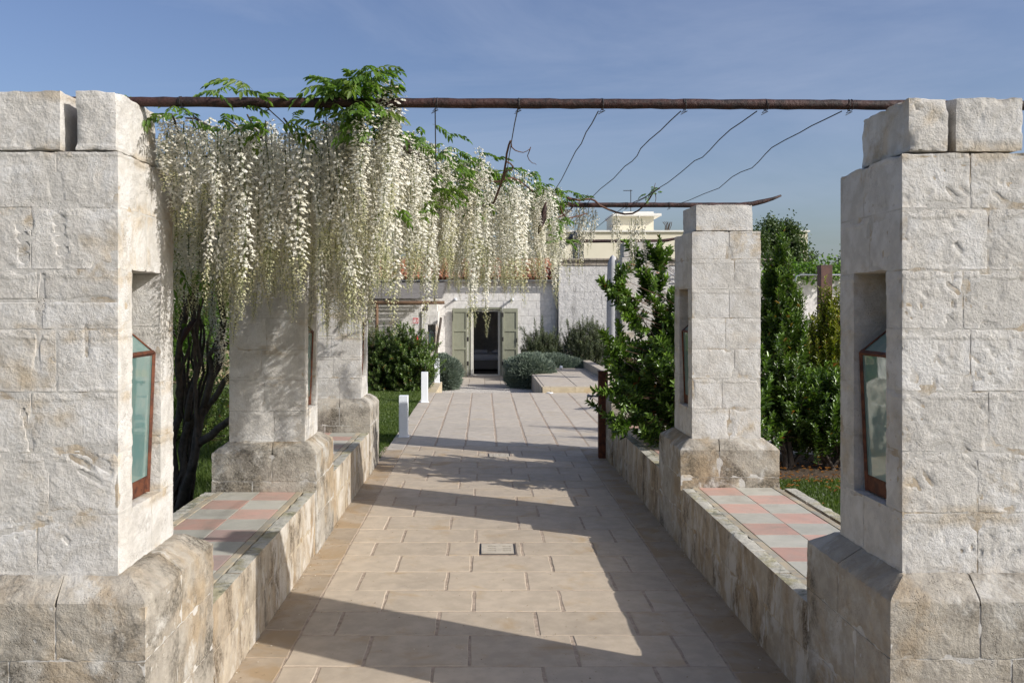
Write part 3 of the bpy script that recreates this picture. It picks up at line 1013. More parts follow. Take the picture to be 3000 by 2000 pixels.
left_marks = []
for (mx_, top_) in ((-1.905, 2.33), (-1.75, 2.36)):
    for k in range(4):
        left_marks.append((mx_ + (0.004 * k), top_ - 0.042 * k, 0.4, 0.014, 0.018, 0.034))
left_marks += [(-1.83, 1.94, 1.50, 0.38, 0.010, 0.014), (-1.88, 1.49, -1.35, 0.17, 0.008, 0.022), (-1.90, 1.09, 0.22, 0.20, 0.010, 0.018),
               (-1.64, 1.86, 1.57, 0.12, 0.008, 0.01), (-1.60, 1.38, -0.5, 0.12, 0.012, 0.012), (-1.66, 1.36, -0.5, 0.10, 0.012, 0.012), (-1.57, 1.34, -0.5, 0.08, 0.012, 0.010),
               (-1.62, 1.30, -0.5, 0.10, 0.010, 0.010), (-1.72, 1.04, -1.0, 0.03, 0.008, 0.016), (-1.8, 2.03, 0.02, 0.5, 0.006, 0.012), (-1.56, 2.025, 0.0, 0.3, 0.006, 0.012)]
rm = random.Random(4)
right_marks = [(rm.uniform(1.8, 2.3), rm.uniform(1.2, 2.6), rm.uniform(-1.1, -0.6), rm.uniform(0.01, 0.07), 0.009, rm.uniform(0.005, 0.012)) for _ in range(20)]
right_marks += [(1.99 + 0.04 * k + 0.01 * math.sin(3 * k), 0.985 + 0.012 * math.sin(k * 2.1), 1.2 + .2 * math.sin(k), 0.012 + .012 * (k % 3), 0.008, 0.009) for k in range(7)]

pillar('large whitewashed pillar at the left frame edge with a lit lantern niche', -1, (-1.35, -2.21, 3.41, 4.27), (-1.506, -2.12, 3.52, 4.15), (-1.516, -2.10, 3.52, 3.95), 2.895, 2, 1,
       caps_x=[(-1.516, -1.685), (-1.745, -2.10)], marks=left_marks)
pillar('large whitewashed pillar at the right frame edge, front in the sun', 1, (1.636, 2.46, 3.43, 4.32), (1.742, 2.34, 3.55, 4.17), (1.77, 2.243, 3.55, 3.99), 2.872, 2, 2,
       caps_x=[(1.77, 1.933), (1.966, 2.245)], marks=right_marks)
pillar('shaded pillar under the white blossom, second on the left', -1, (-1.352, -2.208, 6.93, 7.72), (-1.47, -2.095, 7.03, 7.58), (-1.48, -2.05, 7.05, 7.45), 2.87, 1, 3)
pillar('sunlit free-standing pillar, second on the right of the path', 1, (1.64, 2.467, 7.10, 7.97), (1.76, 2.342, 7.20, 7.86), (1.80, 2.28, 7.22, 7.70), 2.868, 1, 4)
pillar('last pillar on the left, behind the hanging blossom tips', -1, (-1.352, -2.2, 10.2, 11.07), (-1.484, -2.09, 10.33, 10.96), (-1.5, -2.05, 10.36, 10.8), 2.85, 0, 5)
pillar('last pillar on the right, half hidden by the tall glossy bush', 1, (1.62, 2.48, 10.8, 11.7), (1.786, 2.385, 10.98, 11.6), (1.81, 2.30, 11.0, 11.42), 2.84, 0, 6)

# ================================================================== LANTERNS
def lantern(label, side, xface, yc, z0=1.15, z1=1.79, zap=1.955, loc=None, yaw=None):
    """tapered four-sided lantern with a pyramid roof, rust frame, frosted panes"""
    t = empty('wall_lantern', label, 'lantern', 'rust framed glass lanterns in the niches')
    top, bot = 0.135, 0.115
    def ring(h, z):
        return [Vector((-h, -h, z)), Vector((h, -h, z)), Vector((h, h, z)), Vector((-h, h, z))]
    zb = z0 + 0.075
    H = z1 - z0
    hb = bot; hm = bot + (top - bot) * 0.12
    r0, rb, r1 = ring(bot, 0.0), ring(hm, 0.075), ring(top, H)
    ap = Vector((0, 0, zap - z0))
    fr = MB()
    for k in range(4):
        fr.tube([r0[k], r1[k]], 0.011, 4)
        fr.tube([r1[k], r1[(k + 1) % 4]], 0.012, 4)
        fr.tube([r1[k], ap], 0.007, 4)
    fr.obj('frame', [M['rust_frame']], t)
    bs = MB()
    for k in range(4):
        j = (k + 1) % 4
        bs.add([r0[k], r0[j], rb[j], rb[k]], [(0, 1, 2, 3)])
    bs.add(r0, [(3, 2, 1, 0)])
    bs.obj('base', [M['rust_frame']], t)
    for k in range(4):
        j = (k + 1) % 4
        c = (rb[k] + r1[j]) / 2
        nrm = (rb[j] - rb[k]).cross(r1[k] - rb[k]).normalized()
        a = [p * 0.985 + Vector((0, 0, p.z * 0.015)) for p in (rb[k], rb[j], r1[j], r1[k])]
        b = [p - nrm * 0.004 for p in a]
        MB().add(a + b, [(0, 1, 2, 3), (7, 6, 5, 4), (0, 4, 5, 1), (1, 5, 6, 2), (2, 6, 7, 3), (3, 7, 4, 0)]).obj('pane', [M['glass']], t)
        a = [r1[k], r1[j], ap]
        n2 = (a[1] - a[0]).cross(a[2] - a[0]).normalized()
        b = [p - n2 * 0.004 for p in a]
        MB().add(a + b, [(0, 1, 2), (5, 4, 3), (0, 3, 4, 1), (1, 4, 5, 2), (2, 5, 3, 0)]).obj('roof_pane', [M['glass']], t)
    hk = MB()
    hk.tube([ap, ap + Vector((0, 0.0, 0.03)), ap + Vector((0.02, 0, 0.07)), ap + Vector((0.018, 0, 0.12))], 0.005, 4)
    hk.tube([ap + Vector((0, 0, 0.03)), ap + Vector((-0.02, 0, 0.07)), ap + Vector((-0.018, 0, 0.12))], 0.005, 4)
    hk.obj('hanging_hook', [M['dark_iron']], t)
    t.location = loc if loc is not None else (xface, yc, z0)
    return t
for (sd_, xi, y0, lab) in ((-1, -1.506, 3.52, 'rust framed lantern with teal glass in the near left niche'), (1, 1.742, 3.55, 'rust framed lantern reflecting the path in the near right niche'),
                           (-1, -1.47, 7.03, 'lantern in the niche of the shaded second left pillar'), (1, 1.76, 7.20, 'lantern seen edge-on in the niche of the second right pillar'),
                           (-1, -1.484, 10.33, 'lantern in the niche of the last left pillar'), (1, 1.786, 10.98, 'lantern in the niche of the last right pillar')):
    lantern(lab, sd_, xi + sd_ * 0.160, y0 + 0.305)

# ================================================================== PERGOLA POLES AND WIRES
def pole(label, y, xs, zs, r, ties, seed):
    t = empty('pergola_pole', label, 'pole', 'rusty iron poles laid across the pillars', (0, y, 0))
    rr = random.Random(seed)
    n = len(xs)
    pts, rad = [], []
    for i in range(n - 1):
        m = max(1, int(abs(xs[i + 1] - xs[i]) / 0.05))
        for k in range(m):
            f = k / m
            pts.append(Vector((xs[i] + (xs[i + 1] - xs[i]) * f, rr.uniform(-.0015, .0015), zs[i] + (zs[i + 1] - zs[i]) * f + rr.uniform(-.0012, .0012))))
            rad.append(r * rr.uniform(0.95, 1.05))
    pts.append(Vector((xs[-1], 0, zs[-1]))); rad.append(r)
    # tapered curl where the end points rise
    for i, p in enumerate(pts):
        if p.x > 2.36:
            rad[i] = r * max(0.12, 1 - max(0, p.x - 2.42) / 0.30) if y > 5 else rad[i]
    MB().tube(pts, rad, 8).obj('iron_bar', [M['rust']], t, smooth=True)
    for (x, z) in ties:
        mb = MB()
        for q in range(2):
            ring = []
            ph = rr.uniform(0, 6)
            for a in range(11):
                an = ph + a * 2 * math.pi / 10
                ring.append(Vector((x + 0.006 * q + 0.004 * math.sin(an * .5), (r + 0.003) * math.cos(an), z + (r + 0.003) * math.sin(an))))
            mb.tube(ring, 0.0018, 4)
        mb.tube([Vector((x, 0, z - r)), Vector((x - 0.012, 0.004, z - r - 0.012)), Vector((x + 0.014, 0.0, z - r - 0.006)), Vector((x - .016, -.002, z - r - 0.022))], 0.0018, 4)
        mb.obj('wire_tie', [M['wire']], t)
    return t
def z1at(x):
    return 2.910 - 0.0045 * (x + 2.0)
pole('near rusty iron pole spanning both front pillars against the sky', 3.78, [-2.62, 2.7], [2.913, 2.892], 0.0225,
     [(x, z1at(x)) for x in (-1.34, -0.96, -0.58, -0.214, 0.154, 0.525, 0.89, 1.247, 1.62)], 1)
def curl(x0, z, tip, r):
    xs = [x0, tip[0] - 0.36, tip[0] - 0.25, tip[0] - 0.15, tip[0] - 0.07, tip[0]]
    zs = [z, z, z + 0.01, z + 0.032, z + 0.055, tip[1]]
    return xs, zs
xs, zs = curl(-2.65, 2.892, (2.60, 2.975), 0)
pole('middle rusty iron pole with its curled tip beyond the second pillar', 7.45, xs, zs, 0.0215, [(x, 2.892) for x in (0.154, 0.525, 0.89, 1.247, 1.62)], 2)
xs, zs = curl(-2.65, 2.868, (2.66, 2.955), 0)
pole('far rusty iron pole crossing in front of the cream house', 11.2, xs, zs, 0.022, [(x, 2.868) for x in (0.525, 0.89, 1.247)], 3)

def pole_wire(label, pts, r=0.0028):
    o = MB().tube(pts, r, 5, caps=False).obj('trellis_wire', [M['wire']], smooth=True)
    tag(o, label, 'wire', 'wires strung between the poles')
    return o
def wire_from(uv, label, z=2.885, xlast=None, yspan=(3.79, 7.45)):
    pts = []
    for (u, v) in uv:
        Y = (z - HC) * F / (PV - v)
        pts.append(Vector(((u - PU) * Y / F, Y, z)))
    pts.sort(key=lambda p: p.y)
    return pole_wire(label, pts)
def z8(l):
    return [(1200 + x / 1.809, 250 + y / 1.809) for (x, y) in l]
wire_from(z8([(1000, 138), (965, 205), (935, 250), (910, 310), (880, 350), (835, 440), (805, 500), (770, 555), (720, 640)]), 'trellis wire reaching the blossom edge from the middle of the near pole')
wire_from(z8([(1437, 138), (1380, 190), (1330, 240), (1270, 290), (1225, 335), (1205, 375), (1180, 402), (1140, 430), (1080, 495), (1010, 550), (970, 590), (930, 640)]), 'trellis wire with a kink, fourth from the left on the near pole')
wire_from(z8([(1840, 138), (1760, 195), (1700, 235), (1640, 290), (1590, 345), (1552, 382), (1510, 400), (1440, 460), (1370, 515), (1320, 545), (1240, 600), (1165, 640)]), 'trellis wire ending in a leafy tendril, second from the right')
wire_from(z8([(2290, 138), (2200, 182), (2130, 215), (2070, 250), (1990, 290), (1920, 330), (1885, 365), (1850, 405), (1815, 438), (1755, 460), (1710, 485), (1640, 545), (1560, 575), (1480, 610), (1430, 627), (1395, 645)]), 'long wavy trellis wire, rightmost against the sky')
pole_wire('trellis wire hanging steeply into the middle blossoms', [Vector((0.154, 3.79, 2.885)), Vector((0.150, 4.1, 2.88)), Vector((0.153, 4.6, 2.90)), Vector((0.154, 5.2, 2.90)), Vector((0.16, 6.3, 2.88)), Vector((0.154, 7.45, 2.885))])
pole_wire('trellis wire dropping straight down beside the tall green tuft', [P(1274.6, 320, 3.79), P(1275.5, 400, 3.95), P(1277, 470, 4.3), P(1278, 520, 4.7), P(1300, 545, 6.0), P(1344, 606, 7.45)])
for (x, lab_) in ((-0.58, 'trellis wire running under the tall leafy tuft'), (-0.96, 'trellis wire hidden in the middle of the thick blossom curtain'), (-1.34, 'trellis wire hidden in the blossom beside the near left pillar')):
    pole_wire(lab_, [Vector((x, 3.79, 2.885)), Vector((x + .02, 5, 2.87)), Vector((x - .02, 6.2, 2.88)), Vector((x, 7.45, 2.885))])
pole_wire('trellis wire between the middle and far poles, nearer the cream house', [Vector((1.247, 7.45, 2.885)), Vector((1.22, 8.3, 2.87)), Vector((1.25, 9.4, 2.88)), Vector((1.26, 11.2, 2.87))])
pole_wire('trellis wire between the middle and far poles beside the blossom', [Vector((0.89, 7.45, 2.885)), Vector((0.87, 8.7, 2.87)), Vector((0.9, 9.7, 2.88)), Vector((0.89, 11.2, 2.87))])

# ================================================================== BOLLARDS, TAP POST
for (x, y, lab) in ((-1.232, 13.2, 'white square bollard light nearest to the camera, lawn side'), (-1.238, 18.0, 'white square bollard light, middle one of three'), (-1.232, 22.7, 'white bollard light on the ochre edging beside the silver shrub')):
    t = empty('bollard_light', lab, 'bollard', 'white bollard lights along the lawn', (x, y, 0.0))
    MB().box(-0.068, 0.068, -0.068, 0.068, 0.006, 0.638, bev=0.003).obj('post', [M['white_paint']], t)
    MB().box(-0.085, 0.085, -0.085, 0.085, 0.002, 0.010, bev=0.002).obj('base_plate', [M['white_paint']], t)

t = empty('tap_post', 'square rusty steel post with a garden tap beside the bench end', 'post', loc=(1.585, 11.35, 0))
mb = MB().box(-0.055, 0.045, -0.05, 0.05, 0.0, 0.80, bev=0.004)
mb.box(-0.055, 0.065, -0.052, 0.052, 0.805, 1.145, bev=0.004)
mb.obj('column', [M['rust_frame']], t)
MB().box(-0.06, 0.07, -0.057, 0.057, 1.146, 1.156).obj('top_plate', [M['rust_frame']], t)
tp = MB()
tp.tube([(-0.055, 0, 0.82), (-0.10, 0, 0.82), (-0.12, 0, 0.822)], 0.014, 8)
tp.tube([(-0.10, 0, 0.82), (-0.17, 0, 0.822), (-0.175, 0, 0.822), (-0.205, 0, 0.823)], [0.012, 0.013, 0.019, 0.019], 8)
tp.tube([(-0.15, 0, 0.815), (-0.158, 0, 0.79), (-0.165, 0, 0.775)], 0.011, 8)
tp.obj('tap', [M['zinc']], t, smooth=True)
# ================================================================== FARMHOUSE
YF = 28.3
farm = empty('farmhouse', 'low whitewashed farmhouse with terracotta roof and open shuttered door', 'house', loc=(0, YF, -0.3))
OF = Vector(farm.location)
def fp(o):
    o.parent = farm
    o.location = Vector(o.location) - OF
    return o
DX0, DX1, DZ = -0.50, 0.62, 2.0
wl = MB()
wl.box(-7.5, DX0, YF, YF + 0.45, -0.34, 2.9)
wl.box(DX1, 2.44, YF, YF + 0.45, -0.34, 2.9)
wl.box(DX0 + .0001, DX1 - .0001, YF, YF + 0.45, DZ, 2.9)
fp(wl.obj('wall', [M['facade']]))
_bm = {}
def facing(w_, h_, d_=0.03):
    k = (round(w_, 3), round(h_, 3))
    if k not in _bm:
        _bm[k] = MB().box(0, w_, -0.007, d_, 0, h_, bev=0.006).mesh('stone_block', [M['facade']])
    return _bm[k]
rr = random.Random(5)
def face_wall(x0, x1, z0, z1, y, holes, put, ch=0.25, bl=0.5, mesh=facing, skip=None):
    k = 0
    z = z0
    while z < z1 - 0.02:
        h = min(ch, z1 - z)
        x = x0 - (bl * 0.5 if k % 2 else 0) - 0.0
        while x < x1:
            a, b = max(x, x0), min(x + bl, x1)
            segs = [(a, b)]
            for (hx0, hx1, hz0, hz1) in holes:
                if z + h > hz0 + .02 and z < hz1 - .02:
                    ns = []
                    for (p, q) in segs:
                        if q <= hx0 or p >= hx1:
                            ns.append((p, q))
                        else:
                            if p < hx0: ns.append((p, hx0))
                            if q > hx1: ns.append((hx1, q))
                    segs = ns
            for (p, q) in segs:
                if q - p > 0.04:
                    o = link('stone_block', mesh(round(q - p - 0.010, 2), round(h - 0.010, 3)))
                    o.location = (p + 0.005, y - rr.uniform(0, 0.004), z + 0.005)
                    put(o)
            x += bl
        z += ch
        k += 1
face_wall(-1.5, 2.43, -0.30, 2.78, YF, [(DX0 - .04, DX1 + .04, -1, DZ + .03)], fp)
# threshold and door frame
fp(MB().box(DX0 - 0.02, DX1 + 0.02, YF - 0.04, YF + 0.3, -0.335, -0.262, bev=0.005).obj('threshold', [M['slab_plaza']]))
fr = MB()
fr.box(DX0 - .03, DX0 + 0.05, YF + 0.01, YF + 0.12, -0.262, DZ)
fr.box(DX1 - 0.05, DX1 + .03, YF + 0.01, YF + 0.12, -0.262, DZ)
fr.box(DX0 - .03, DX1 + .03, YF + 0.012, YF + 0.118, DZ - .06, DZ + .02)
fp(fr.obj('door_frame', [M['sage']]))
fr = MB()
fr.box(-0.42, -0.345, YF + 0.13, YF + 0.20, -0.26, 1.92)
fr.box(0.49, 0.565, YF + 0.13, YF + 0.20, -0.26, 1.92)
fr.box(-0.345, 0.49, YF + 0.13, YF + 0.20, 1.86, 1.92)
fr.box(-0.345, 0.49, YF + 0.13, YF + 0.20, -0.26, -0.235)
fp(fr.obj('inner_frame', [M['frame_white']]))
# leaf of the glazed door swung inwards
fp(MB().box(-0.37, -0.33, YF + 0.21, YF + 0.62, -0.23, 1.85, bev=.004).obj('glazed_door', [M['frame_white']]))
# room shell with a rear opening added to brighten the interior
rm_ = MB()
rm_.add([(-3, 28.75, -.27), (3.0, 28.75, -.27), (3.0, 33.5, -.27), (-3, 33.5, -.27), (-3, 28.75, 2.7), (3.0, 28.75, 2.7), (3.0, 33.5, 2.7), (-3, 33.5, 2.7)],
        [(0, 4, 7, 3), (1, 2, 6, 5), (4, 5, 6, 7)])
for (xa_, xb_, za_, zb_) in ((-3, 1.2, -.27, 2.7), (2.6, 3.0, -.27, 2.7), (1.2, 2.6, -.27, .7), (1.2, 2.6, 2.2, 2.7)):
    rm_.add([(xa_, 33.5, za_), (xb_, 33.5, za_), (xb_, 33.5, zb_), (xa_, 33.5, zb_)], [(0, 1, 2, 3)])
fp(rm_.obj('room_wall', [M['room']]))
fp(MB().box(-3, 3.0, 28.3, 33.5, -.33, -.268).obj('room_floor', [M['room_floor']]))
# outer shell against light leaks, except at the added rear opening
sh = MB()
sh.box(-7.5, -3.02, 28.76, 33.8, -.34, 2.9)
sh.box(3.02, 3.2, 28.76, 33.8, -.34, 2.9)
sh.box(-3.02, 1.2, 33.52, 33.8, -.34, 2.9)
sh.box(2.6, 3.02, 33.52, 33.8, -.34, 2.9)
sh.box(1.2001, 2.5999, 33.52, 33.8, -.34, 0.7)
sh.box(1.2001, 2.5999, 33.52, 33.8, 2.2, 2.9)
sh.box(-7.5, 3.2, 28.6, 33.8, 2.905, 2.98)
fp(sh.obj('back_wall', [M['facade']]))
wf_ = MB()  # unseen frame for the opening added to let light into the room
for xx_ in (1.22, 1.87, 2.52):
    wf_.box(xx_, xx_ + .06, 33.6, 33.66, .71, 2.19)
fp(wf_.obj('added_light_window_frame', [M['frame_white']]))
# roof
roof = MB()
slope = math.radians(15)
roof.add([(-7.6, 28.15, 2.90), (2.45, 28.15, 2.90), (2.45, 31.6, 2.90 + 3.45 * math.tan(slope)), (-7.6, 31.6, 2.90 + 3.45 * math.tan(slope)),
          (2.45, 34.0, 2.9), (-7.6, 34.0, 2.9)], [(0, 1, 2, 3), (3, 2, 4, 5), (1, 4, 2), (0, 3, 5)])
ro = fp(roof.obj('roof', [M['terracotta']]))
def coppo():
    v, f = [], []
    k = 6
    for (y, r, z) in ((0, 0.088, 0.0), (0.46, 0.070, -0.014)):
        for th in (1.0, 0.86):
            for j in range(k + 1):
                an = math.pi * j / k
                v.append((r * th * math.cos(an), y, r * th * math.sin(an) + z))
    K = k + 1
    for j in range(k):
        f.append((j + 1, j, 2 * K + j, 2 * K + j + 1))
        f.append((K + j, K + j + 1, 3 * K + j + 1, 3 * K + j))
        f.append((j, j + 1, K + j + 1, K + j))
    return mesh_py('roof_tile', v, f, [M['terracotta']], smooth=False)
cm = coppo()
for c in range(50):
    x = -7.3 + c * 0.196
    for r_ in range(5):
        y = 28.08 + r_ * 0.42
        o = link('roof_tile', cm)
        o.parent = ro
        o.location = (x + R.uniform(-.008, .008), y + R.uniform(-.012, .012), 2.93 + (y - 28.08) * math.tan(slope) + 0.01)
        o.rotation_euler = (slope, 0, R.uniform(-.03, .03))
# gutter + downpipe
gp = MB()
prof = []
for j in range(7):
    an = math.pi * (1 + j / 6)
    prof.append((0.06 * math.cos(an), 0.06 * math.sin(an)))
v = [(-7.6, 28.05 + a, 2.90 + b) for a, b in prof] + [(2.46, 28.05 + a, 2.90 + b) for a, b in prof]
v += [(-7.6, 28.05 + a * .9, 2.90 + b * .9) for a, b in prof] + [(2.46, 28.05 + a * .9, 2.90 + b * .9) for a, b in prof]
f = []
for j in range(6):
    f.append((j, j + 1, 8 + j, 7 + j)); f.append((14 + j + 1, 14 + j, 21 + j, 21 + j + 1))
f += [(0, 7, 21, 14), (6, 20, 27, 13)]
gp.add(v, f)
fp(gp.obj('gutter', [M['zinc']]))
fp(MB().tube([(2.43, 28.05, 2.86), (2.43, 28.12, 2.7), (2.43, 28.17, 2.6), (2.43, 28.17, -0.3)], 0.036, 10).obj('downpipe', [M['zinc']], smooth=True))
# shutters
def shutter(x0, x1, handle):
    mb = MB()
    y0 = YF - 0.13
    y1 = YF - 0.085
    zs = [-0.285, 0.02, 0.60, 0.68, 1.20, 1.28, 1.83, 1.965]
    sw = 0.065
    mb.box(x0, x0 + sw, y0, y1, zs[0], zs[-1], bev=0.003)
    mb.box(x1 - sw, x1, y0, y1, zs[0], zs[-1], bev=0.003)
    for (a, b) in ((zs[0], 0.01), (0.60, 0.68), (1.20, 1.28), (1.84, zs[-1])):
        mb.box(x0 + sw, x1 - sw, y0 + .001, y1, a, b)
    s = fp(mb.obj('shutter', [M['sage']]))
    for (a, b) in ((0.01, 0.60), (0.68, 1.20), (1.28, 1.84)):
        n_ = 3
        w_ = (x1 - x0 - 2 * sw) / n_
        for k in range(n_):
            MB().box(x0 + sw + k * w_ + .0015, x0 + sw + (k + 1) * w_ - .0015, y0 + 0.026, y1 - .004, a, b).obj('panel_board', [M['sage']], s)
    hx = x1 if handle < 0 else x0
    for z in (0.15, 0.95, 1.75):
        MB().box(hx - 0.02, hx + 0.035, y0 - 0.008, y0 + 0.01, z - .07, z + .07).obj('hinge', [M['dark_iron']], s)
    if handle > 0:
        MB().tube([(x1 - .03, y0, 0.78), (x1 - .03, y0 - .05, 0.78), (x1 + .03, y0 - .06, 0.74)], 0.008, 5).obj('handle', [M['dark_iron']], s)
        MB().box(x1 - .04, x1 - .02, y0 - .02, y0, 0.85, 0.98).obj('bolt', [M['dark_iron']], s)
    else:
        MB().box(x0 + .0, x0 + .022, y0 - .02, y0, 1.55, 1.90).obj('bolt', [M['dark_iron']], s)
shutter(-1.03, -0.52, -1)
shutter(0.63, 1.14, 1)
# bed seen through the door
bed = empty('bed', 'bed with white linen and pillow in the dark room behind the door', 'bed', loc=(0.3, 31.4, -0.268))
MB().box(-0.9, 0.9, -0.95, 1.0, 0.06, 0.36, bev=0.02).obj('bed_base', [M['bedbase']], bed)
rough_block('mattress', (-0.92, -0.98, 0.365), (0.92, 1.0, 0.60), [M['linen']], bed, res=0.08, r=0.06, amp=0.012, chips=0)
rough_block('pillow', (-0.75, -0.6, 0.605), (-0.15, -0.1, 0.74), [M['linen']], bed, res=0.05, r=0.06, amp=0.01, chips=0)
rough_block('pillow', (0.0, -0.5, 0.605), (0.65, -0.0, 0.72), [M['linen']], bed, res=0.05, r=0.05, amp=0.01, chips=0)
for (sx, sy) in ((-1, -1), (1, -1), (1, 1), (-1, 1)):
    MB().box(sx * .8 - .03, sx * .8 + .03, sy * .85 - .03, sy * .85 + .03, 0, .06).obj('leg', [M['dark_iron']], bed)

# small wall lights over the door
for (u, lab) in ((1335, 'small white wall light left above the door'), (1502, 'small white wall light right above the door')):
    p = P(u, 877, 28.2)
    t = empty('wall_light', lab, 'wall light', 'small lights above the farmhouse door', (p.x, 28.29, p.z))
    MB().box(-0.03, 0.03, -0.19, -0.02, -0.02, 0.035, bev=0.004).obj('lamp_body', [M['white_paint']], t)
    MB().box(-0.045, 0.045, -0.02, -0.004, -0.045, 0.045, bev=0.003).obj('back_plate', [M['white_paint']], t)

# annexe wall with niche, left
YA = 27.6
ann = empty('annexe_wall', 'projecting whitewashed wall with a lantern niche, left of the door', 'wall', loc=(-3, YA, -0.3))
def ap_(o):
    o.parent = ann
    o.location = Vector(o.location) - Vector(ann.location)
    return o
mbx = MB()
mbx.box(-7.4, -2.0, YA + 0.05, YF - .01, -.34, 2.14)
mbx.box(-2.0 + .0001, -1.80, YA, YF - .01, -.34, 1.88)
mbx.box(-1.56, -1.46, YA, YF - .01, -.34, 1.88)
mbx.box(-1.80, -1.56, YA + 0.0, YF - .01, -.34, 0.60)
mbx.box(-1.80, -1.56, YA + 0.0, YF - .01, 1.44, 1.88)
mbx.box(-1.80, -1.56, YA + 0.35, YF - .01, 0.60, 1.44)
mbx.box(-1.80, -1.50, YA + 0.06, YF - .01, 1.88, 2.14)
ap_(mbx.obj('wall', [M['facade']]))
face_wall(-4.6, -2.0, -0.3, 2.1, YA + 0.05, [], ap_)
face_wall(-2.0, -1.465, -0.3, 1.87, YA, [(-1.81, -1.55, .6, 1.44)], ap_)
lan = lantern('small lantern in the farmhouse niche behind the left bush', -1, 0, 0, loc=(-1.685, YA + 0.2, 0.55))
lan.scale = (0.78, 0.78, 0.95)

# fire extinguisher sign and box
p = P(1217.5, 939.5, YA)
t = empty('fire_sign', 'red and white fire extinguisher sign on the annexe wall', 'sign', loc=(p.x, YA + 0.035, p.z))
MB().box(-0.105, 0.105, 0, 0.006, -0.145, 0.105).obj('sign_plate', [M['sign_white']], t)
MB().box(-0.088, 0.088, -0.003, -0.0005, -0.088, 0.093).obj('red_field', [M['red']], t)
em = MB()
em.box(-0.070, -0.030, -0.0055, -0.0035, -0.07, 0.02)
em.box(-0.062, -0.038, -0.0055, -0.0035, 0.026, 0.045)
em.box(-0.072, -0.028, -0.0055, -0.0035, 0.05, 0.062)
em.tube([(-0.03, -0.0045, 0.05), (-0.015, -0.0045, 0.03), (-0.015, -0.0045, -0.03)], 0.004, 4)
em.box(-0.008, 0.010, -0.0055, -0.0035, -0.07, 0.07)
em.obj('extinguisher_symbol', [M['sign_white']], t)
fl = MB()
for (x0, z0, s_) in ((0.028, -0.07, 1.0), (0.045, -0.04, 0.8), (0.03, 0.0, 0.9)):
    fl.add([(x0, -.0045, z0), (x0 + .03 * s_, -.0045, z0 + .01), (x0 + .04 * s_, -.0045, z0 + .04 * s_), (x0 + .015 * s_, -.0045, z0 + .07 * s_), (x0 + .012 * s_, -.0045, z0 + .035 * s_), (x0 - .006, -.0045, z0 + .03 * s_)], [(0, 1, 2, 3, 4, 5)])
fl.obj('flame_symbol', [M['sign_white']], t)
def text_obj(txt, size, mat, parent, loc, name='lettering'):
    cu = bpy.data.curves.new(name, 'FONT')
    cu.body = txt
    cu.size = size
    cu.align_x = 'CENTER'
    cu.extrude = 0.001
    tmp = bpy.data.objects.new('tmp', cu)
    COL.objects.link(tmp)
    dg = bpy.context.evaluated_depsgraph_get()
    me = bpy.data.meshes.new_from_object(tmp.evaluated_get(dg))
    bpy.data.objects.remove(tmp)
    me.materials.clear()
    me.materials.append(mat)
    o = link(name, me, parent, loc, (math.radians(90), 0, 0))
    return o
text_obj('A POLVERE', 0.036, M['sign_black'], t, (0, -0.0025, -0.128))
p = P(1220, 993, YA)
t = empty('fire_extinguisher', 'red fire extinguisher on the wall, behind the left bush', 'fire extinguisher', loc=(p.x, YA - 0.06, p.z - 0.32))
MB().tube([(0, 0, 0), (0, 0, 0.02), (0, 0, 0.36), (0, 0, 0.42), (0, 0, 0.44)], [0.05, 0.075, 0.075, 0.045, 0.02], 12).obj('cylinder', [M['red']], t, smooth=True)
mbq = MB(); mbq.tube([(0, 0, .44), (0, 0, .47)], .02, 8); mbq.tube([(0.0, 0, .47), (0.08, 0, .50)], .008, 5); mbq.tube([(0.02, 0, .45), (.09, 0, .40), (.085, 0, .1)], .008, 5)
mbq.obj('valve', [M['dark_iron']], t)

# cane canopy
can = empty('cane_canopy', 'grey cane canopy on a timber log above the annexe', 'canopy', loc=(-3.8, 27.2, 2.0))
def cp(o):
    o.parent = can
    o.location = Vector(o.location) - Vector(can.location)
    return o
cp(MB().tube([(-6.2, 26.2, 2.14), (-4, 26.2, 2.15), (-2.5, 26.19, 2.14), (-1.19, 26.2, 2.145)], [0.062, 0.06, 0.058, 0.055], 10).obj('front_log', [M['log']], smooth=True))
for x in (-5.6, -4.3, -2.95, -1.5):
    cp(MB().tube([(x, 26.1, 2.225), (x, 28.25, 2.80)], 0.032, 7).obj('rafter', [M['log']], smooth=True))
for x in (-6.1, -3.27):
    cp(MB().tube([(x, 26.2, -0.33), (x, 26.2, 2.09)], 0.05, 8).obj('support_post', [M['log']], smooth=True))
cn = MB()
rc = random.Random(8)
k = 0
yy_ = 26.12
while yy_ < 28.2:
    z = 2.275 + (yy_ - 26.1) * (2.80 - 2.225) / 2.15
    xl = -1.24 - (0 if yy_ < 28 else 0)
    pts = [(-6.2 + rc.uniform(-.05, .05), yy_ + rc.uniform(-.006, .006), z + rc.uniform(-.006, .006)), (-3.8, yy_ + rc.uniform(-.01, .01), z + rc.uniform(-.01, .008)), (xl + rc.uniform(-.06, .03), yy_ + rc.uniform(-.006, .006), z + rc.uniform(-.006, .006))]
    cn.tube(pts, rc.uniform(0.010, 0.016), 5, caps=False)
    yy_ += rc.choice((0.022, 0.024, 0.026, 0.028, 0.040))
oc = cp(cn.obj('cane_mat', [M['cane']])); oc['kind'] = 'stuff'

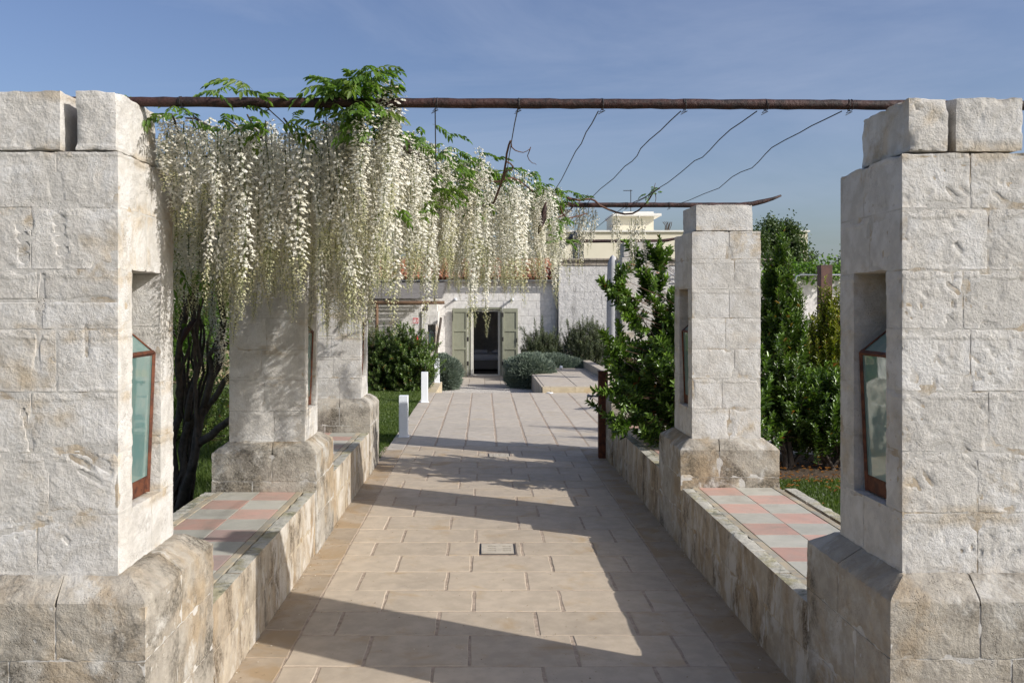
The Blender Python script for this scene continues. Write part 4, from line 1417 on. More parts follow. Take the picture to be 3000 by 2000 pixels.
# dead branch leaning on the wall
br = empty('dead_branch', 'bare grey branch leaning on the wall beside the niche', 'branch', loc=(-1.5, 27.3, -0.3))
bb = MB()
bb.tube([P(1272, 1075, 27.2), P(1280, 1020, 27.25), P(1284, 985, 27.3), P(1289, 955, 27.4), P(1292, 931, 27.5)], [.05, .045, .042, .04, .045], 7)
for (a, b, c) in (((1279, 1022), (1270, 1000), (1262, 970)), ((1281, 1010), (1290, 1005), (1298, 998)), ((1276, 1040), (1266, 1020), (1258, 1008))):
    bb.tube([P(*a, 27.25), P(*b, 27.2), P(*c, 27.15)], [.014, .009, .005], 5)
o = bb.obj('limb', [M['bark']], smooth=True); o.parent = br; o.location = -Vector(br.location)

# ================================================================== OTHER BUILDINGS
YW = 28.0
tw = empty('tall_wall_building', 'tall weather-streaked wall with a stone cornice right of the farmhouse', 'building', loc=(5.5, YW, -0.3))
def tp_(o):
    o.parent = tw
    o.location = Vector(o.location) - Vector(tw.location)
    return o
tp_(MB().box(2.465, 9.6, YW, YW + 4.0, -.34, 3.36).obj('wall', [M['oldwall']]))
_bm2 = {}
def facing2(w_, h_):
    k = (round(w_, 3), round(h_, 3))
    if k not in _bm2:
        _bm2[k] = MB().box(0, w_, -0.004, 0.03, 0, h_, bev=0.003).mesh('stone_block', [M['oldwall']])
    return _bm2[k]
face_wall(2.47, 7.4, -0.3, 3.33, YW, [], tp_, ch=0.28, bl=0.56, mesh=facing2)
x = 2.47
while x < 9.6:
    l = 0.62
    tp_(MB().box(x + .003, min(x + l, 9.6) - .003, YW - 0.03, YW + .3, 3.365, 3.445, bev=.006).obj('cornice_stone', [M['cornice']]))
    tp_(MB().box(x + .003, min(x + l, 9.6) - .003, YW - 0.01, YW + .3, 3.45, 3.535, bev=.006).obj('cornice_stone', [M['cornice']]))
    tp_(MB().box(x + .003, min(x + l, 9.6) - .003, YW - 0.10, YW + .3, 3.54, 3.60, bev=.006).obj('cornice_stone', [M['cornice']]))
    x += l
# pipes on that wall
pp = MB()
a = P(1962, 808, 27.9); b = P(1990, 806, 27.9)
pp.tube([P(1958, 835, 27.9), P(1960, 812, 27.9), P(1966, 806, 27.9), P(2040, 806, 27.9)], .025, 6)
pp.tube([P(1955, 831, 27.9), P(2050, 831, 27.9)], .025, 6)
tp_(pp.obj('pipe', [M['zinc']], smooth=True))

YM = 50.0
mod = empty('cream_house', 'modern cream house with a flat parapet and roof tower far behind', 'house', loc=(9, YM, 0))
def mp_(o):
    o.parent = mod
    o.location = Vector(o.location) - Vector(mod.location)
    return o
xl = 3.4
zt = HC + (900 - 680) * YM / F
mp_(MB().box(xl, 19, YM, YM + 10, -0.3, zt).obj('wall', [M['cream']]))
mp_(MB().box(xl - .1, 19.1, YM - 0.12, YM + 10.1, zt + .002, zt + 0.10).obj('parapet_coping', [M['modern_white']]))
tx0, tx1 = (1850 - PU) * 52 / F, (1915 - PU) * 52 / F
mp_(MB().box(tx0 - 1.15, tx1, 52, 54.5, zt, HC + (900 - 634) * 52 / F).obj('roof_tower', [M['cream']]))
mp_(MB().box(tx0 - 1.2, tx1 + 0.4, 51.6, 55, HC + (900 - 634) * 52 / F + .002, HC + (900 - 627) * 52 / F).obj('tower_slab', [M['modern_white']]))
mp_(MB().box(tx0 - .5, tx1 + 0.0, 52, 54.5, HC + (900 - 627) * 52 / F + .002, HC + (900 - 620) * 52 / F).obj('tower_parapet', [M['modern_white']]))
wx0, wx1 = (1679 - PU) * YM / F, (1710 - PU) * YM / F
wo = mp_(MB().box(wx0, wx1, YM - .02, YM + .1, HC + (900 - 765) * YM / F, HC + (900 - 712) * YM / F).obj('window', [M['dark_blue']]))
mb = MB()
mb.box((wx0 + wx1) / 2 - .03, (wx0 + wx1) / 2 + .03, YM - .05, YM - .021, HC + (900 - 765) * YM / F, HC + (900 - 712) * YM / F)
o = mp_(mb.obj('window_frame', [M['zinc']]))
mp_(MB().tube([(wx0 - .3, YM - .3, HC + (900 - 706) * YM / F), (wx0 + .1, YM - .3, HC + (900 - 690) * YM / F), (wx0 + .35, YM - .2, HC + (900 - 684) * YM / F)], .25, 8).obj('awning_roll', [M['dark_blue']], smooth=True))
t = empty('tv_antenna', 'thin television antenna on the cream house roof', 'antenna', loc=(P(1848, 620, 53).x, 53, HC + (900 - 634) * 53 / F))
mb = MB()
mb.tube([(0, 0, 0), (0, 0, 1.65)], .025, 5)
mb.tube([(-0.45, 0, 1.6), (0.1, 0, 1.6)], .018, 4)
for k in range(5):
    mb.tube([(-0.45 + .11 * k, -0.2, 1.6), (-0.45 + .11 * k, 0.2, 1.6)], .012, 4)
mb.obj('mast', [M['dark_iron']], t)
# dry sticks on the cream roof
t = empty('rooftop_plant', 'dry spiky stems standing on the cream parapet', 'plant', loc=(P(1954, 676, 50.5).x, 50.5, zt + .1))
mb = MB()
for k in range(7):
    mb.tube([(0.04 * k - .12, 0, 0), (0.06 * k - .2 + .1, 0, .35 + .08 * (k % 3)), (0.09 * k - .25, 0, .55)], .02, 4)
mb.obj('stem', [M['bark']], t)

# garden wall right, with ivy
gw = empty('garden_wall', 'white garden wall topped with ivy behind the right shrubs', 'wall', loc=(12, 23.5, -0.3))
o = MB().box(5.6, 18, 23.5, 23.9, -.34, 2.95).obj('wall', [M['facade']]); o.parent = gw; o.location = -Vector(gw.location)

# closed parasol, beyond the last right pillar
t = empty('closed_parasol', 'closed pale parasol with shade put into its cloth colour, beside the last right pillar', 'parasol', loc=(3.40, 22.4, 0.13))
MB().tube([(0, 0, 0), (0, 0, 3.2)], 0.03, 8).obj('pole', [M['chrome']], t)
v, f = [], []
kk = 16
prof = [(0.6, 0.12), (0.75, 0.14), (1.3, 0.15), (2.0, 0.145), (2.6, 0.14), (3.0, 0.125), (3.18, 0.07), (3.24, 0.01)]
for (z, r_) in prof:
    for j in range(kk):
        rr_ = r_ * (1 + 0.14 * (1 if j % 2 else -1))
        v.append((rr_ * math.cos(2 * math.pi * j / kk), rr_ * math.sin(2 * math.pi * j / kk), z))
for i in range(len(prof) - 1):
    for j in range(kk):
        f.append((i * kk + j, i * kk + (j + 1) % kk, (i + 1) * kk + (j + 1) % kk, (i + 1) * kk + j))
link('folded_canopy', mesh_py('folded_canopy', v, f, [M['parasol']], smooth=True), t)
MB().box(-.3, .3, -.3, .3, 0, .06, bev=.01).obj('foot', [M['zinc']], t)
# low planter wall right of the platform
struct(link('planter_kerb', MB().box(3.1, 3.35, 21.5, 27.8, -.3, 0.34, bev=.01).mesh('planter_kerb', [M['slab_plaza']])))

# outdoor shower
t = empty('outdoor_shower', 'brown steel outdoor shower column with two chrome arms', 'shower', loc=(6.0, 15.0, 0))
MB().box(-0.10, 0.10, -0.09, 0.09, 0, 2.74, bev=.004).obj('column', [M['shower_post']], t)
for sx in (-1, 1):
    mb = MB()
    mb.tube([(sx * .1, 0, 2.57), (sx * .42, 0, 2.57), (sx * .49, 0, 2.55), (sx * .51, 0, 2.50), (sx * .51, 0, 2.44)], .013, 7)
    mb.tube([(sx * .51, 0, 2.445), (sx * .51, 0, 2.43)], .13, 14)
    mb.obj('shower_arm', [M['chrome']], t, smooth=False)
# little white objects seen at the platform
for (x, y, z, lab) in ((1.55, 20.0 - .12, 0.0, 'small white disc lamp at the corner of the platform'),):
    o = MB().tube([(x, y, z + .003), (x, y, z + .02)], 0.075, 16).obj('ground_lamp', [M['white_paint']])
    tag(o, lab, 'lamp')
o = rough_block('white_stone', (-.05, -.05, 0), (.05, .05, .1), [M['white_paint']], None, res=.03, r=.04, amp=.01, chips=0)
o.location = (2.36, 25.9, .13)
tag(o, 'small white stone at the back edge of the platform', 'stone')
# ================================================================== FOLIAGE TOOLS
RG = np.random.RandomState(21)
def unit(a):
    return a / np.maximum(np.linalg.norm(a, axis=-1, keepdims=True), 1e-9)
def leaves_np(base, direc, side_hint, length, width, fold=0.25, curl=0.15, tint=None, tl=0.42):
    """folded pointed leaves: 5 verts, 4 tris each"""
    n = len(base)
    d = unit(direc)
    s = unit(np.cross(d, side_hint))
    nrm = np.cross(s, d)
    L = np.asarray(length).reshape(-1, 1) * np.ones((n, 1)); W = np.asarray(width).reshape(-1, 1) * np.ones((n, 1))
    b = base
    l1 = b + d * L * (tl - 0.14) + s * W * 0.44 + nrm * W * fold
    r1 = b + d * L * (tl - 0.14) - s * W * 0.44 + nrm * W * fold
    l2 = b + d * L * (tl + 0.26) + s * W * 0.46 + nrm * (W * fold - L * curl * 0.3)
    r2 = b + d * L * (tl + 0.26) - s * W * 0.46 + nrm * (W * fold - L * curl * 0.3)
    t = b + d * L - nrm * L * curl
    V = np.stack([b, l1, l2, t, r2, r1], 1).reshape(-1, 3)
    i = (np.arange(n) * 6)[:, None, None]
    Fc = (i + np.array([[0, 2, 1], [0, 3, 2], [0, 4, 3], [0, 5, 4]])[None]).reshape(-1, 3)
    T = np.repeat(tint if tint is not None else RG.rand(n), 6)
    return V, Fc, T
def join_np(parts):
    V, Fc, T, o = [], [], [], 0
    for (v, f, t) in parts:
        V.append(v); Fc.append(f + o); T.append(t); o += len(v)
    return np.concatenate(V), np.concatenate(Fc), np.concatenate(T)

def shrub(name, label, cat, base, cen, rad, nshoot, leaf, mat, seed, per=22, leafy=0.35, up=0.5, stems=16, group=None, extra=(), stem_mat=None, cone=False,
          minz=0.05, ang=(0.6, 1.1), stem_r=0.014, power=0.42, keep=None):
    g = np.random.RandomState(seed)
    t = empty(name, label, cat, group, base)
    base = np.array(base, float); cen = np.array(cen, float); rad = np.array(rad, float)
    tips = []
    while len(tips) < nshoot:
        d = unit(g.randn(3))
        r_ = g.rand() ** power
        p = cen + d * rad * r_ * (0.85 + 0.3 * g.rand())
        q = vnoise(np.array([p]), 1.6 / max(rad), seed * 3.1)[0]
        p = cen + (p - cen) * (1 + 0.28 * q)
        if cone:
            h = (p[2] - (cen[2] - rad[2])) / (2 * rad[2])
            p[:2] = cen[:2] + (p[:2] - cen[:2]) * (1.15 - 0.75 * h)
        if p[2] < minz:
            continue
        if keep is not None and not keep(p):
            continue
        tips.append(p)
    segs = []
    for p in tips:
        ax = unit((p - base) * np.array([1, 1, 0.6]) / (rad + 0.2) + np.array([0, 0, up]))
        ln = leafy * g.uniform(0.6, 1.2)
        segs.append((p - ax * ln, p, 1.0))
    for (a, b) in extra:
        a_ = np.array(a, float); b_ = np.array(b, float)
        segs.append((a_, b_, 1.5))
        for q_ in range(4):
            f_ = g.uniform(0.0, 0.75)
            s_ = a_ + (b_ - a_) * f_
            dr_ = unit(unit(b_ - a_) * 0.9 + g.normal(0, .55, 3))
            segs.append((s_, s_ + dr_ * leafy * g.uniform(.5, .95), 1.0))
    Bs, Ds, Hs, Ls, Ts = [], [], [], [], []
    for (a, b, dens) in segs:
        ln = np.linalg.norm(b - a)
        k = int(per * ln / leafy * dens) + 3
        tt = np.linspace(0.02, 1.0, k) + g.uniform(-.02, .02, k)
        ax = unit(b - a)
        o1 = unit(np.cross(ax, np.array([0.3, 0.5, 0.8]))); o2 = np.cross(ax, o1)
        ph = np.arange(k) * 2.4 + g.rand() * 6
        out = np.cos(ph)[:, None] * o1 + np.sin(ph)[:, None] * o2
        an = g.uniform(ang[0], ang[1], k) * (1.0 - 0.5 * np.clip(tt, 0, 1) ** 4)
        d = ax * np.cos(an)[:, None] + out * np.sin(an)[:, None]
        pos = a + (b - a) * tt[:, None] + ax * 0 + g.normal(0, 0.004, (k, 3))
        Bs.append(pos); Ds.append(d); Hs.append(np.cross(d, ax) * 1.0 + g.normal(0, .3, (k, 3)))
        Ls.append(leaf[0] * g.uniform(0.65, 1.15, k) * (1 - 0.25 * (tt > 0.9)))
        ti = np.clip(0.62 * tt ** 2 * g.uniform(.5, 1.4) + g.uniform(-0.1, 0.32, k), 0, 0.9)
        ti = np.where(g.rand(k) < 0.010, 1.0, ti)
        Ts.append(ti)
    Bs = np.concatenate(Bs); Ds = np.concatenate(Ds); Hs = np.concatenate(Hs); Ls = np.concatenate(Ls); Ts = np.concatenate(Ts)
    # side axis perpendicular to both leaf direction and blade normal
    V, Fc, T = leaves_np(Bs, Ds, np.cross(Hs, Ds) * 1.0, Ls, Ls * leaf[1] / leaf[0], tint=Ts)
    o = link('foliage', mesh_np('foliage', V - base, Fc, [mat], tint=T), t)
    o['kind'] = 'stuff'
    mb = MB()
    for k in range(stems):
        (a, b, _) = segs[g.randint(len(segs))]
        p0 = base + np.append(g.uniform(-.08, .08, 2), 0)
        m1 = p0 + (a - p0) * np.array([0.30, 0.30, 0.42]) + g.normal(0, .02, 3)
        m2 = p0 + (a - p0) * np.array([0.68, 0.68, 0.75]) + g.normal(0, .02, 3)
        mb.tube([Vector(q - base) for q in (p0, m1, m2, a)], [stem_r * 1.6, stem_r, stem_r * .7, stem_r * .4], 6, caps=False)
    mb.obj('stem', [stem_mat or M['bark']], t, smooth=True)
    tw = MB()
    for (a, b, dd) in segs[::(1 if len(segs) < 260 else 2)]:
        a0 = a + (np.append(base[:2], a[2] * .75) - a) * 0.3
        tw.tube([Vector(a0 - base), Vector(a - base), Vector(b - base)], [0.0035, .003, .0015], 3, caps=False)
    o2 = tw.obj('twigs', [M['twig']], t); o2['kind'] = 'stuff'
    return t

# ================================================================== WISTERIA
def raceme_mesh(name, seed, L, n, wide=1.0):
    g = np.random.RandomState(seed)
    t = (np.arange(n) + g.uniform(-.3, .3, n)) / n
    t = np.clip(t, 0, 1)
    z = -t * L
    swx = g.uniform(.008, .03) * np.sin(t * g.uniform(2.5, 5) + g.rand() * 6) + 0.004 * np.sin(t * 17); swy = g.uniform(.008, .03) * np.sin(t * g.uniform(2, 4) + g.rand() * 6)
    swx = swx - swx[0]; swy = swy - swy[0]
    ph = np.arange(n) * 2.399 + g.uniform(-.5, .5, n)
    size = np.where(t < 0.62, 1.0, 1.0 - (t - 0.62) / 0.38 * 0.72) * g.uniform(0.8, 1.15, n)
    size *= np.where(t < 0.08, 0.75, 1.0) * 0.84
    rad = (0.031 * np.clip(1.05 - 0.75 * t ** 1.5, .2, 1)) * g.uniform(0.4, 1.5, n) * wide * (1 + .25 * np.sin(t * 11 + g.rand() * 6))
    out = np.stack([np.cos(ph), np.sin(ph), np.zeros(n)], -1)
    droop = g.uniform(-0.55, 0.15, n)
    o = unit(out + np.stack([np.zeros(n), np.zeros(n), droop], -1))
    axis = np.stack([swx, swy, z], -1)
    c = axis + o * rad[:, None]
    side = unit(np.cross(o, np.array([0, 0, 1.0])) + g.normal(0, .25, (n, 3)))
    up = np.cross(side, o)
    h = (0.0155 * size)[:, None]; w_ = (0.0115 * size)[:, None]
    V = np.stack([
        c - up * 0.25 * h, c + side * w_ + up * 0.45 * h - o * 0.25 * h, c + up * 1.05 * h + o * 0.15 * h, c - side * w_ + up * 0.45 * h - o * 0.25 * h,
        c + side * w_ * 0.42 + up * 0.1 * h, c - side * w_ * 0.42 + up * 0.1 * h, c + o * 1.15 * h - up * 0.35 * h, c + o * 0.5 * h + up * .5 * h,
        axis + side * 0.0009, axis - side * 0.0009], 1)
    V = V.reshape(-1, 3)
    i = (np.arange(n) * 10)[:, None, None]
    pet = (i + np.array([[0, 1, 2], [0, 2, 3], [4, 6, 7], [5, 7, 6]])[None])
    ped = (i + np.array([[8, 9, 0]])[None])
    bud = t > 0.70 + 0.1 * g.rand(n)
    mi_p = np.where(bud, 1, 0)
    F1 = pet.reshape(-1, 3); m1 = np.repeat(mi_p, 4)
    F2 = ped.reshape(-1, 3); m2 = np.full(len(F2), 2)
    # stem
    k = 10
    ts = np.linspace(0.0, 0.98, k)
    sx = 0.012 * np.sin(ts * 4 + 0) * 0
    ax = np.stack([np.interp(ts, t, swx), np.interp(ts, t, swy), -ts * L], -1)
    r_ = np.linspace(0.0030, 0.0009, k)
    S = []
    for j in range(3):
        an = 2 * math.pi * j / 3
        S.append(ax + np.stack([np.cos(an) * r_, np.sin(an) * r_, 0 * r_], -1))
    S = np.stack(S, 1).reshape(-1, 3)
    b0 = len(V)
    Fs = []
    for q in range(k - 1):
        for j in range(3):
            j2 = (j + 1) % 3
            a, b = b0 + q * 3 + j, b0 + q * 3 + j2
            Fs += [[a, b, b + 3], [a, b + 3, a + 3]]
    Fs = np.array(Fs)
    V = np.concatenate([V, S]); Fc = np.concatenate([F1, F2, Fs]); mi = np.concatenate([m1, m2, np.full(len(Fs), 2)])
    tint = np.concatenate([np.repeat(g.rand(n) * 0.9, 10), np.zeros(len(S))])
    return V, Fc, mi, tint
RM = []
for k, (L, n, wd) in enumerate(((0.80, 240, 1.0), (0.86, 290, 1.3), (0.72, 225, 1.2), (0.62, 135, 0.9), (0.92, 245, 0.9), (0.50, 145, 1.1), (0.42, 72, 0.7), (0.84, 165, 0.75), (0.76, 290, 1.45), (0.66, 210, 1.15))):
    RM.append((L,) + raceme_mesh('flower_raceme', 40 + k, L, n, wd))
RMM = [mesh_np('flower_raceme', a[1], a[2], [M['petal'], M['bud'], M['rachis']], tint=a[4], mi=a[3]) for a in RM]

def leaf_mesh(seed, n=6, ln=0.20):
    g = np.random.RandomState(seed)
    tt = np.linspace(0.22, 0.95, n)
    def ax(t):
        return np.stack([t * ln * 0.9, 0 * t, ln * (0.25 * t - 0.62 * t ** 2)], -1)
    parts_b, parts_d, parts_h, Ls = [], [], [], []
    for sgn in (-1, 1):
        b = ax(tt)
        d = np.stack([np.full(n, 0.55), np.full(n, 0.75 * sgn), g.uniform(-1.0, -0.35, n)], -1)
        parts_b.append(b); parts_d.append(d); parts_h.append(np.tile([0.2, 0.6 * sgn, 1.0], (n, 1)) + g.normal(0, .25, (n, 3)))
        Ls.append(0.062 * g.uniform(.8, 1.15, n))
    parts_b.append(ax(np.array([1.0]))); parts_d.append(np.array([[0.7, 0, -0.8]])); parts_h.append(np.array([[0.5, 0.1, 1.0]])); Ls.append(np.array([0.07]))
    B_, D_, H_, L_ = map(np.concatenate, (parts_b, parts_d, parts_h, Ls))
    V, Fc, T = leaves_np(B_, D_, np.cross(H_, D_) * 0 + H_, L_, L_ * 0.36, fold=0.22, curl=0.12, tint=g.rand(len(B_)) * .92, tl=0.38)
    k = 6
    a = ax(np.linspace(0, 1, k))
    S = np.concatenate([a + [0, .0012, 0], a - [0, .0012, 0], a + [0, 0, .002]])
    Fs = []
    o = len(V)
    for i in range(k - 1):
        Fs += [[o + i, o + i + 1, o + k + i + 1], [o + i, o + k + i + 1, o + k + i], [o + i, o + 2 * k + i, o + 2 * k + i + 1], [o + i, o + 2 * k + i + 1, o + i + 1]]
    mi = np.concatenate([np.zeros(len(Fc), int), np.ones(len(Fs), int)])
    return np.concatenate([V, S]), np.concatenate([Fc, np.array(Fs)]), mi, np.concatenate([T, np.zeros(3 * k)])
LM = [leaf_mesh(60 + k, n=5 + k % 2, ln=0.17 + 0.02 * (k % 3)) for k in range(5)]
LMM = [mesh_np('leaf', a[0], a[1], [M['wleaf'], M['rachis']], tint=a[3], mi=a[2]) for a in LM]

def rotm(rx, ry, rz):
    return np.array(Euler((rx, ry, rz)).to_matrix())
def bake(lib, items, mats, name, parent):
    """items: (variant, loc, rot, scale(3)); joined into one stuff mesh"""
    V, Fc, T, MI, o = [], [], [], [], 0
    for (k, loc, rot, sc) in items:
        a = lib[k]
        v, f, mi, t = (a[1], a[2], a[3], a[4]) if len(a) == 5 else a
        Rm = rotm(*rot)
        V.append((v * np.array(sc)) @ Rm.T + np.array(loc))
        Fc.append(f + o); T.append(t); MI.append(mi)
        o += len(v)
    ob = link(name, mesh_np(name, np.concatenate(V), np.concatenate(Fc), mats, tint=np.concatenate(T), mi=np.concatenate(MI)), parent)
    ob['kind'] = 'stuff'
    return ob

wis = empty('wisteria', 'white wisteria in full bloom hanging from the pergola poles and wires', 'wisteria', loc=(-2.9, 8.2, -0.03))
OW = np.array(wis.location)
def XR(Y):
    return np.interp(Y, [3.5, 4.45, 5.0, 6.3, 7.4, 9.5], [-0.40, -0.40, -0.25, 0.42, 0.76, 0.70])
def XL(Y):
    return np.interp(Y, [3.5, 4.15, 4.2, 6.9, 6.95, 7.6, 7.7, 9.5], [-1.47, -1.47, -2.0, -2.1, -1.43, -1.43, -1.9, -1.9])
pts = []
gw_ = np.random.RandomState(5)
tries = 0
while len(pts) < 292 and tries < 40000:
    tries += 1
    Y = 3.70 + 4.0 * gw_.rand() ** 1.12
    x = gw_.uniform(XL(Y), XR(Y))
    if x > -1.22 and Y < 3.93 - .5 * (x + 1.5) or Y < 3.8:
        continue
    dmin = 0.068 if (Y < 4.3 or x > XR(Y) - 0.3) else 0.098
    if all((x - p[0]) ** 2 + (Y - p[1]) ** 2 > dmin ** 2 for p in pts):
        pts.append((x, Y))
def place_raceme(x, Y, g):
    edge = XR(Y) - x
    z = 2.84 + 0.08 * vnoise(np.array([[x, Y, 0]]), 3.0)[0] + g.uniform(-0.05, 0.05)
    if Y > 4.5:
        z += 0.05 + 0.04 * g.rand()
    L = g.uniform(0.70, 0.92)
    if x < -1.22 and Y < 4.4:
        L = g.uniform(0.34, 0.50)
    if x < -1.3 and Y > 4.4:
        z -= g.uniform(0.0, 0.3); L = g.uniform(.6, .85)
    if Y > 5.2:
        L = g.uniform(0.62, 0.86)
    if edge < 0.25 and Y > 4.6:
        z += 0.03
    L *= 0.94 + 0.30 * vnoise(np.array([[x, Y, 7.0]]), 4.0)[0]
    k = (0, 1, 2, 3, 4, 7, 8, 9, 8, 1)[g.randint(0, 10)] if L > 0.55 else 5
    return k, z, L
made = 0
for (x, Y) in pts:
    k, z, L = place_raceme(x, Y, gw_)
    s = L / RM[k][0]
    xy = gw_.uniform(0.8, 1.3)
    link('flower_raceme', RMM[k], wis, Vector((x, Y, z)) - Vector(OW), (gw_.normal(0, .06), gw_.normal(0, .06), gw_.uniform(0, 6.28)), (xy, xy, s))
# named long ones near the path edge
for (u, v0, v1, Y) in ((1385, 600, 985, 5.6), (1400, 640, 960, 5.9), (1432, 650, 990, 6.2), (1245, 560, 965, 5.0), (1262, 560, 900, 5.2), (1625, 660, 905, 6.9), (1640, 640, 870, 7.0), (1160, 285, 640, 3.84), (1150, 300, 620, 3.86), (1145, 240, 470, 3.74), (1160, 275, 520, 3.76), (1110, 250, 420, 3.73), (1135, 330, 700, 3.78), (1085, 330, 640, 3.74), (1050, 350, 700, 3.72)):
    a, b = P(u, v0, Y), P(u, v1, Y)
    L = a.z - b.z
    k = 4 if L > .5 else 3
    link('flower_raceme', RMM[k], wis, a - Vector(OW), (0, 0, gw_.uniform(0, 6)), (1.05, 1.05, L / RM[k][0]))
# the rest of the racemes: far part of the roof, and the shaded side over the lawn
items = []
for q in range(120):
    Y = gw_.uniform(7.7, 10.6)
    x = gw_.uniform(XL(min(Y, 9.4)), min(0.68, XR(min(Y, 9.4))) * 1.0)
    if x > -1.0 and gw_.rand() < .25: continue
    L = gw_.uniform(.5, .72)
    k = gw_.randint(0, 5)
    items.append((k, (x - OW[0], Y - OW[1], 2.84 + gw_.uniform(-.06, .04) - OW[2]), (gw_.uniform(-.05, .05), gw_.uniform(-.05, .05), gw_.uniform(0, 6)), (1.0, 1.0, L / RM[k][0])))
for q in range(80):
    Y = gw_.uniform(4.2, 8.6)
    x = gw_.uniform(-3.4, -2.0)
    z = gw_.uniform(1.75, 2.75)
    L = gw_.uniform(.4, .7)
    k = gw_.randint(0, 5)
    items.append((k, (x - OW[0], Y - OW[1], z - OW[2]), (gw_.uniform(-.08, .08), gw_.uniform(-.08, .08), gw_.uniform(0, 6)), (1.0, 1.0, L / RM[k][0])))
# dense filler between the individually hung racemes
for q in range(380):
    Y = 3.85 + 3.7 * gw_.rand()
    x = gw_.uniform(XL(Y), XR(Y) - 0.02)
    if x > -1.22 and Y < 3.95 - .5 * (x + 1.5):
        continue
    k, z, L = place_raceme(x, Y, gw_)
    L *= gw_.uniform(.4, .9)
    items.append((k, (x - OW[0], Y - OW[1], z - OW[2]), (gw_.uniform(-.06, .06), gw_.uniform(-.06, .06), gw_.uniform(0, 6)), (1.0, 1.0, L / RM[k][0])))
for q in range(46):
    Y = gw_.uniform(6.0, 8.4)
    u = gw_.uniform(900, 1085)
    x = (u - PU) * Y / F
    L = gw_.uniform(.55, .8)
    k = gw_.randint(0, 5)
    items.append((k, (x - OW[0], Y - OW[1], gw_.uniform(2.35, 2.75) - OW[2]), (gw_.uniform(-.06, .06), gw_.uniform(-.06, .06), gw_.uniform(0, 6)), (1.0, 1.0, L / RM[k][0])))
# loose sparse tails out on the pole ends
for (u, v0, L) in ((1698, 590, 0.60), (1712, 600, 0.5), (1725, 605, .62), (1737, 600, 0.45), (1690, 600, 0.72), (1745, 615, .35), (1705, 620, .55), (1805, 625, 0.42), (1812, 640, .48), (1850, 640, .46), (1862, 640, .55), (1870, 632, .60), (1880, 640, 0.50), (1800, 640, .3)):
    p = P(u, v0, 7.5)
    items.append((6, tuple(np.array(p) - OW), (gw_.uniform(-.12, .12), gw_.uniform(-.2, .1), gw_.uniform(0, 6)), (0.9, 0.9, L / RM[6][0])))
bake(RM, items, [M['petal'], M['bud'], M['rachis']], 'flower_mass', wis)

# leaves
lv = []
def add_leaf(x, Y, z, s=1.0):
    lv.append((gw_.randint(0, 5), (x, Y, z), (gw_.uniform(-.4, .4), gw_.uniform(-.7, .25), gw_.uniform(0, 6.28)), s * gw_.uniform(.75, 1.15)))
for q in range(75):       # tall tuft over the near pole
    u = gw_.normal(1028, 42); v = gw_.normal(290, 40)
    if u > 1110: v = gw_.uniform(190, 300)
    if v > 375 or u < 935 or u > 1160 or ((u - 1028) / 88) ** 2 + ((v - 290) / 78) ** 2 > 1 and not (u > 1050 and 195 < v < 300): continue
    p = P(u, v, gw_.uniform(3.66, 3.92))
    add_leaf(p.x, p.y, p.z, .74)
for (u0, v0, sp_, n_, Y) in ((1075, 222, 20, 12, 3.8), (1120, 235, 18, 6, 3.8), (660, 278, 22, 4, 3.8), (735, 262, 24, 4, 3.8), (700, 385, 30, 4, 3.85), (480, 345, 30, 7, 3.95), (650, 360, 45, 5, 3.9), (560, 340, 30, 3, 3.9), (800, 380, 25, 4, 3.85), (870, 385, 25, 5, 3.85), (1185, 455, 18, 10, 4.9),
                             (1090, 385, 40, 10, 3.8), (1300, 485, 24, 12, 5.2), (1270, 560, 40, 20, 5.0), (1330, 545, 30, 12, 5.4), (1430, 505, 30, 16, 5.8), (1390, 590, 40, 16, 5.6), (1600, 545, 26, 14, 6.6),
                             (1560, 590, 40, 10, 6.6), (1625, 650, 16, 10, 6.9), (1640, 700, 12, 6, 6.9), (1690, 590, 18, 5, 7.4), (1240, 620, 25, 6, 4.8), (1145, 620, 20, 4, 4.2)):
    for q in range(n_):
        p = P(gw_.normal(u0, sp_), gw_.normal(v0, sp_ * .55), Y + gw_.uniform(-.15, .15))
        add_leaf(p.x, p.y, p.z, .68)
while len(lv) < 285:
    Y = 4.7 + 3.4 * gw_.rand()
    x = gw_.uniform(XL(Y), XR(Y))
    add_leaf(x, Y, 2.86 + gw_.uniform(-.05, .10))
for (k, loc, rot, s) in lv[:296]:
    link('leaf', LMM[k], wis, Vector(loc) - Vector(OW), rot, (s, s, s))
items = []
for q in range(460):
    Y = gw_.uniform(4.6, 9.3); x = gw_.uniform(-4.0, -1.75)
    z = gw_.uniform(1.7, 2.95) if gw_.rand() < .88 else gw_.uniform(.5, 1.6)
    if x > -2.5 and z < 2.15 or (x > -2.2 and Y > 6.6): continue
    items.append((gw_.randint(0, 5), tuple(np.array((x, Y, z)) - OW), (gw_.uniform(-.4, .4), gw_.uniform(-.5, .3), gw_.uniform(0, 6.28)), (1.1, 1.1, 1.1)))
for q in range(90):
    Y = gw_.uniform(7.8, 10.5); x = gw_.uniform(-1.8, .7)
    items.append((gw_.randint(0, 5), tuple(np.array((x, Y, 2.88 + gw_.uniform(-.05, .1))) - OW), (gw_.uniform(-.4, .4), gw_.uniform(-.5, .3), gw_.uniform(0, 6.28)), (1, 1, 1)))
for q in range(170):
    Y = gw_.uniform(4.5, 7.4); x = XR(Y) - abs(gw_.normal(0, .35))
    items.append((gw_.randint(0, 5), tuple(np.array((x, Y, 2.93 + gw_.normal(0, .05))) - OW), (gw_.uniform(-.4, .4), gw_.uniform(-.5, .3), gw_.uniform(0, 6.28)), (.7, .7, .7)))
bake(LM, items, [M['wleaf'], M['rachis']], 'leaf_mass', wis)

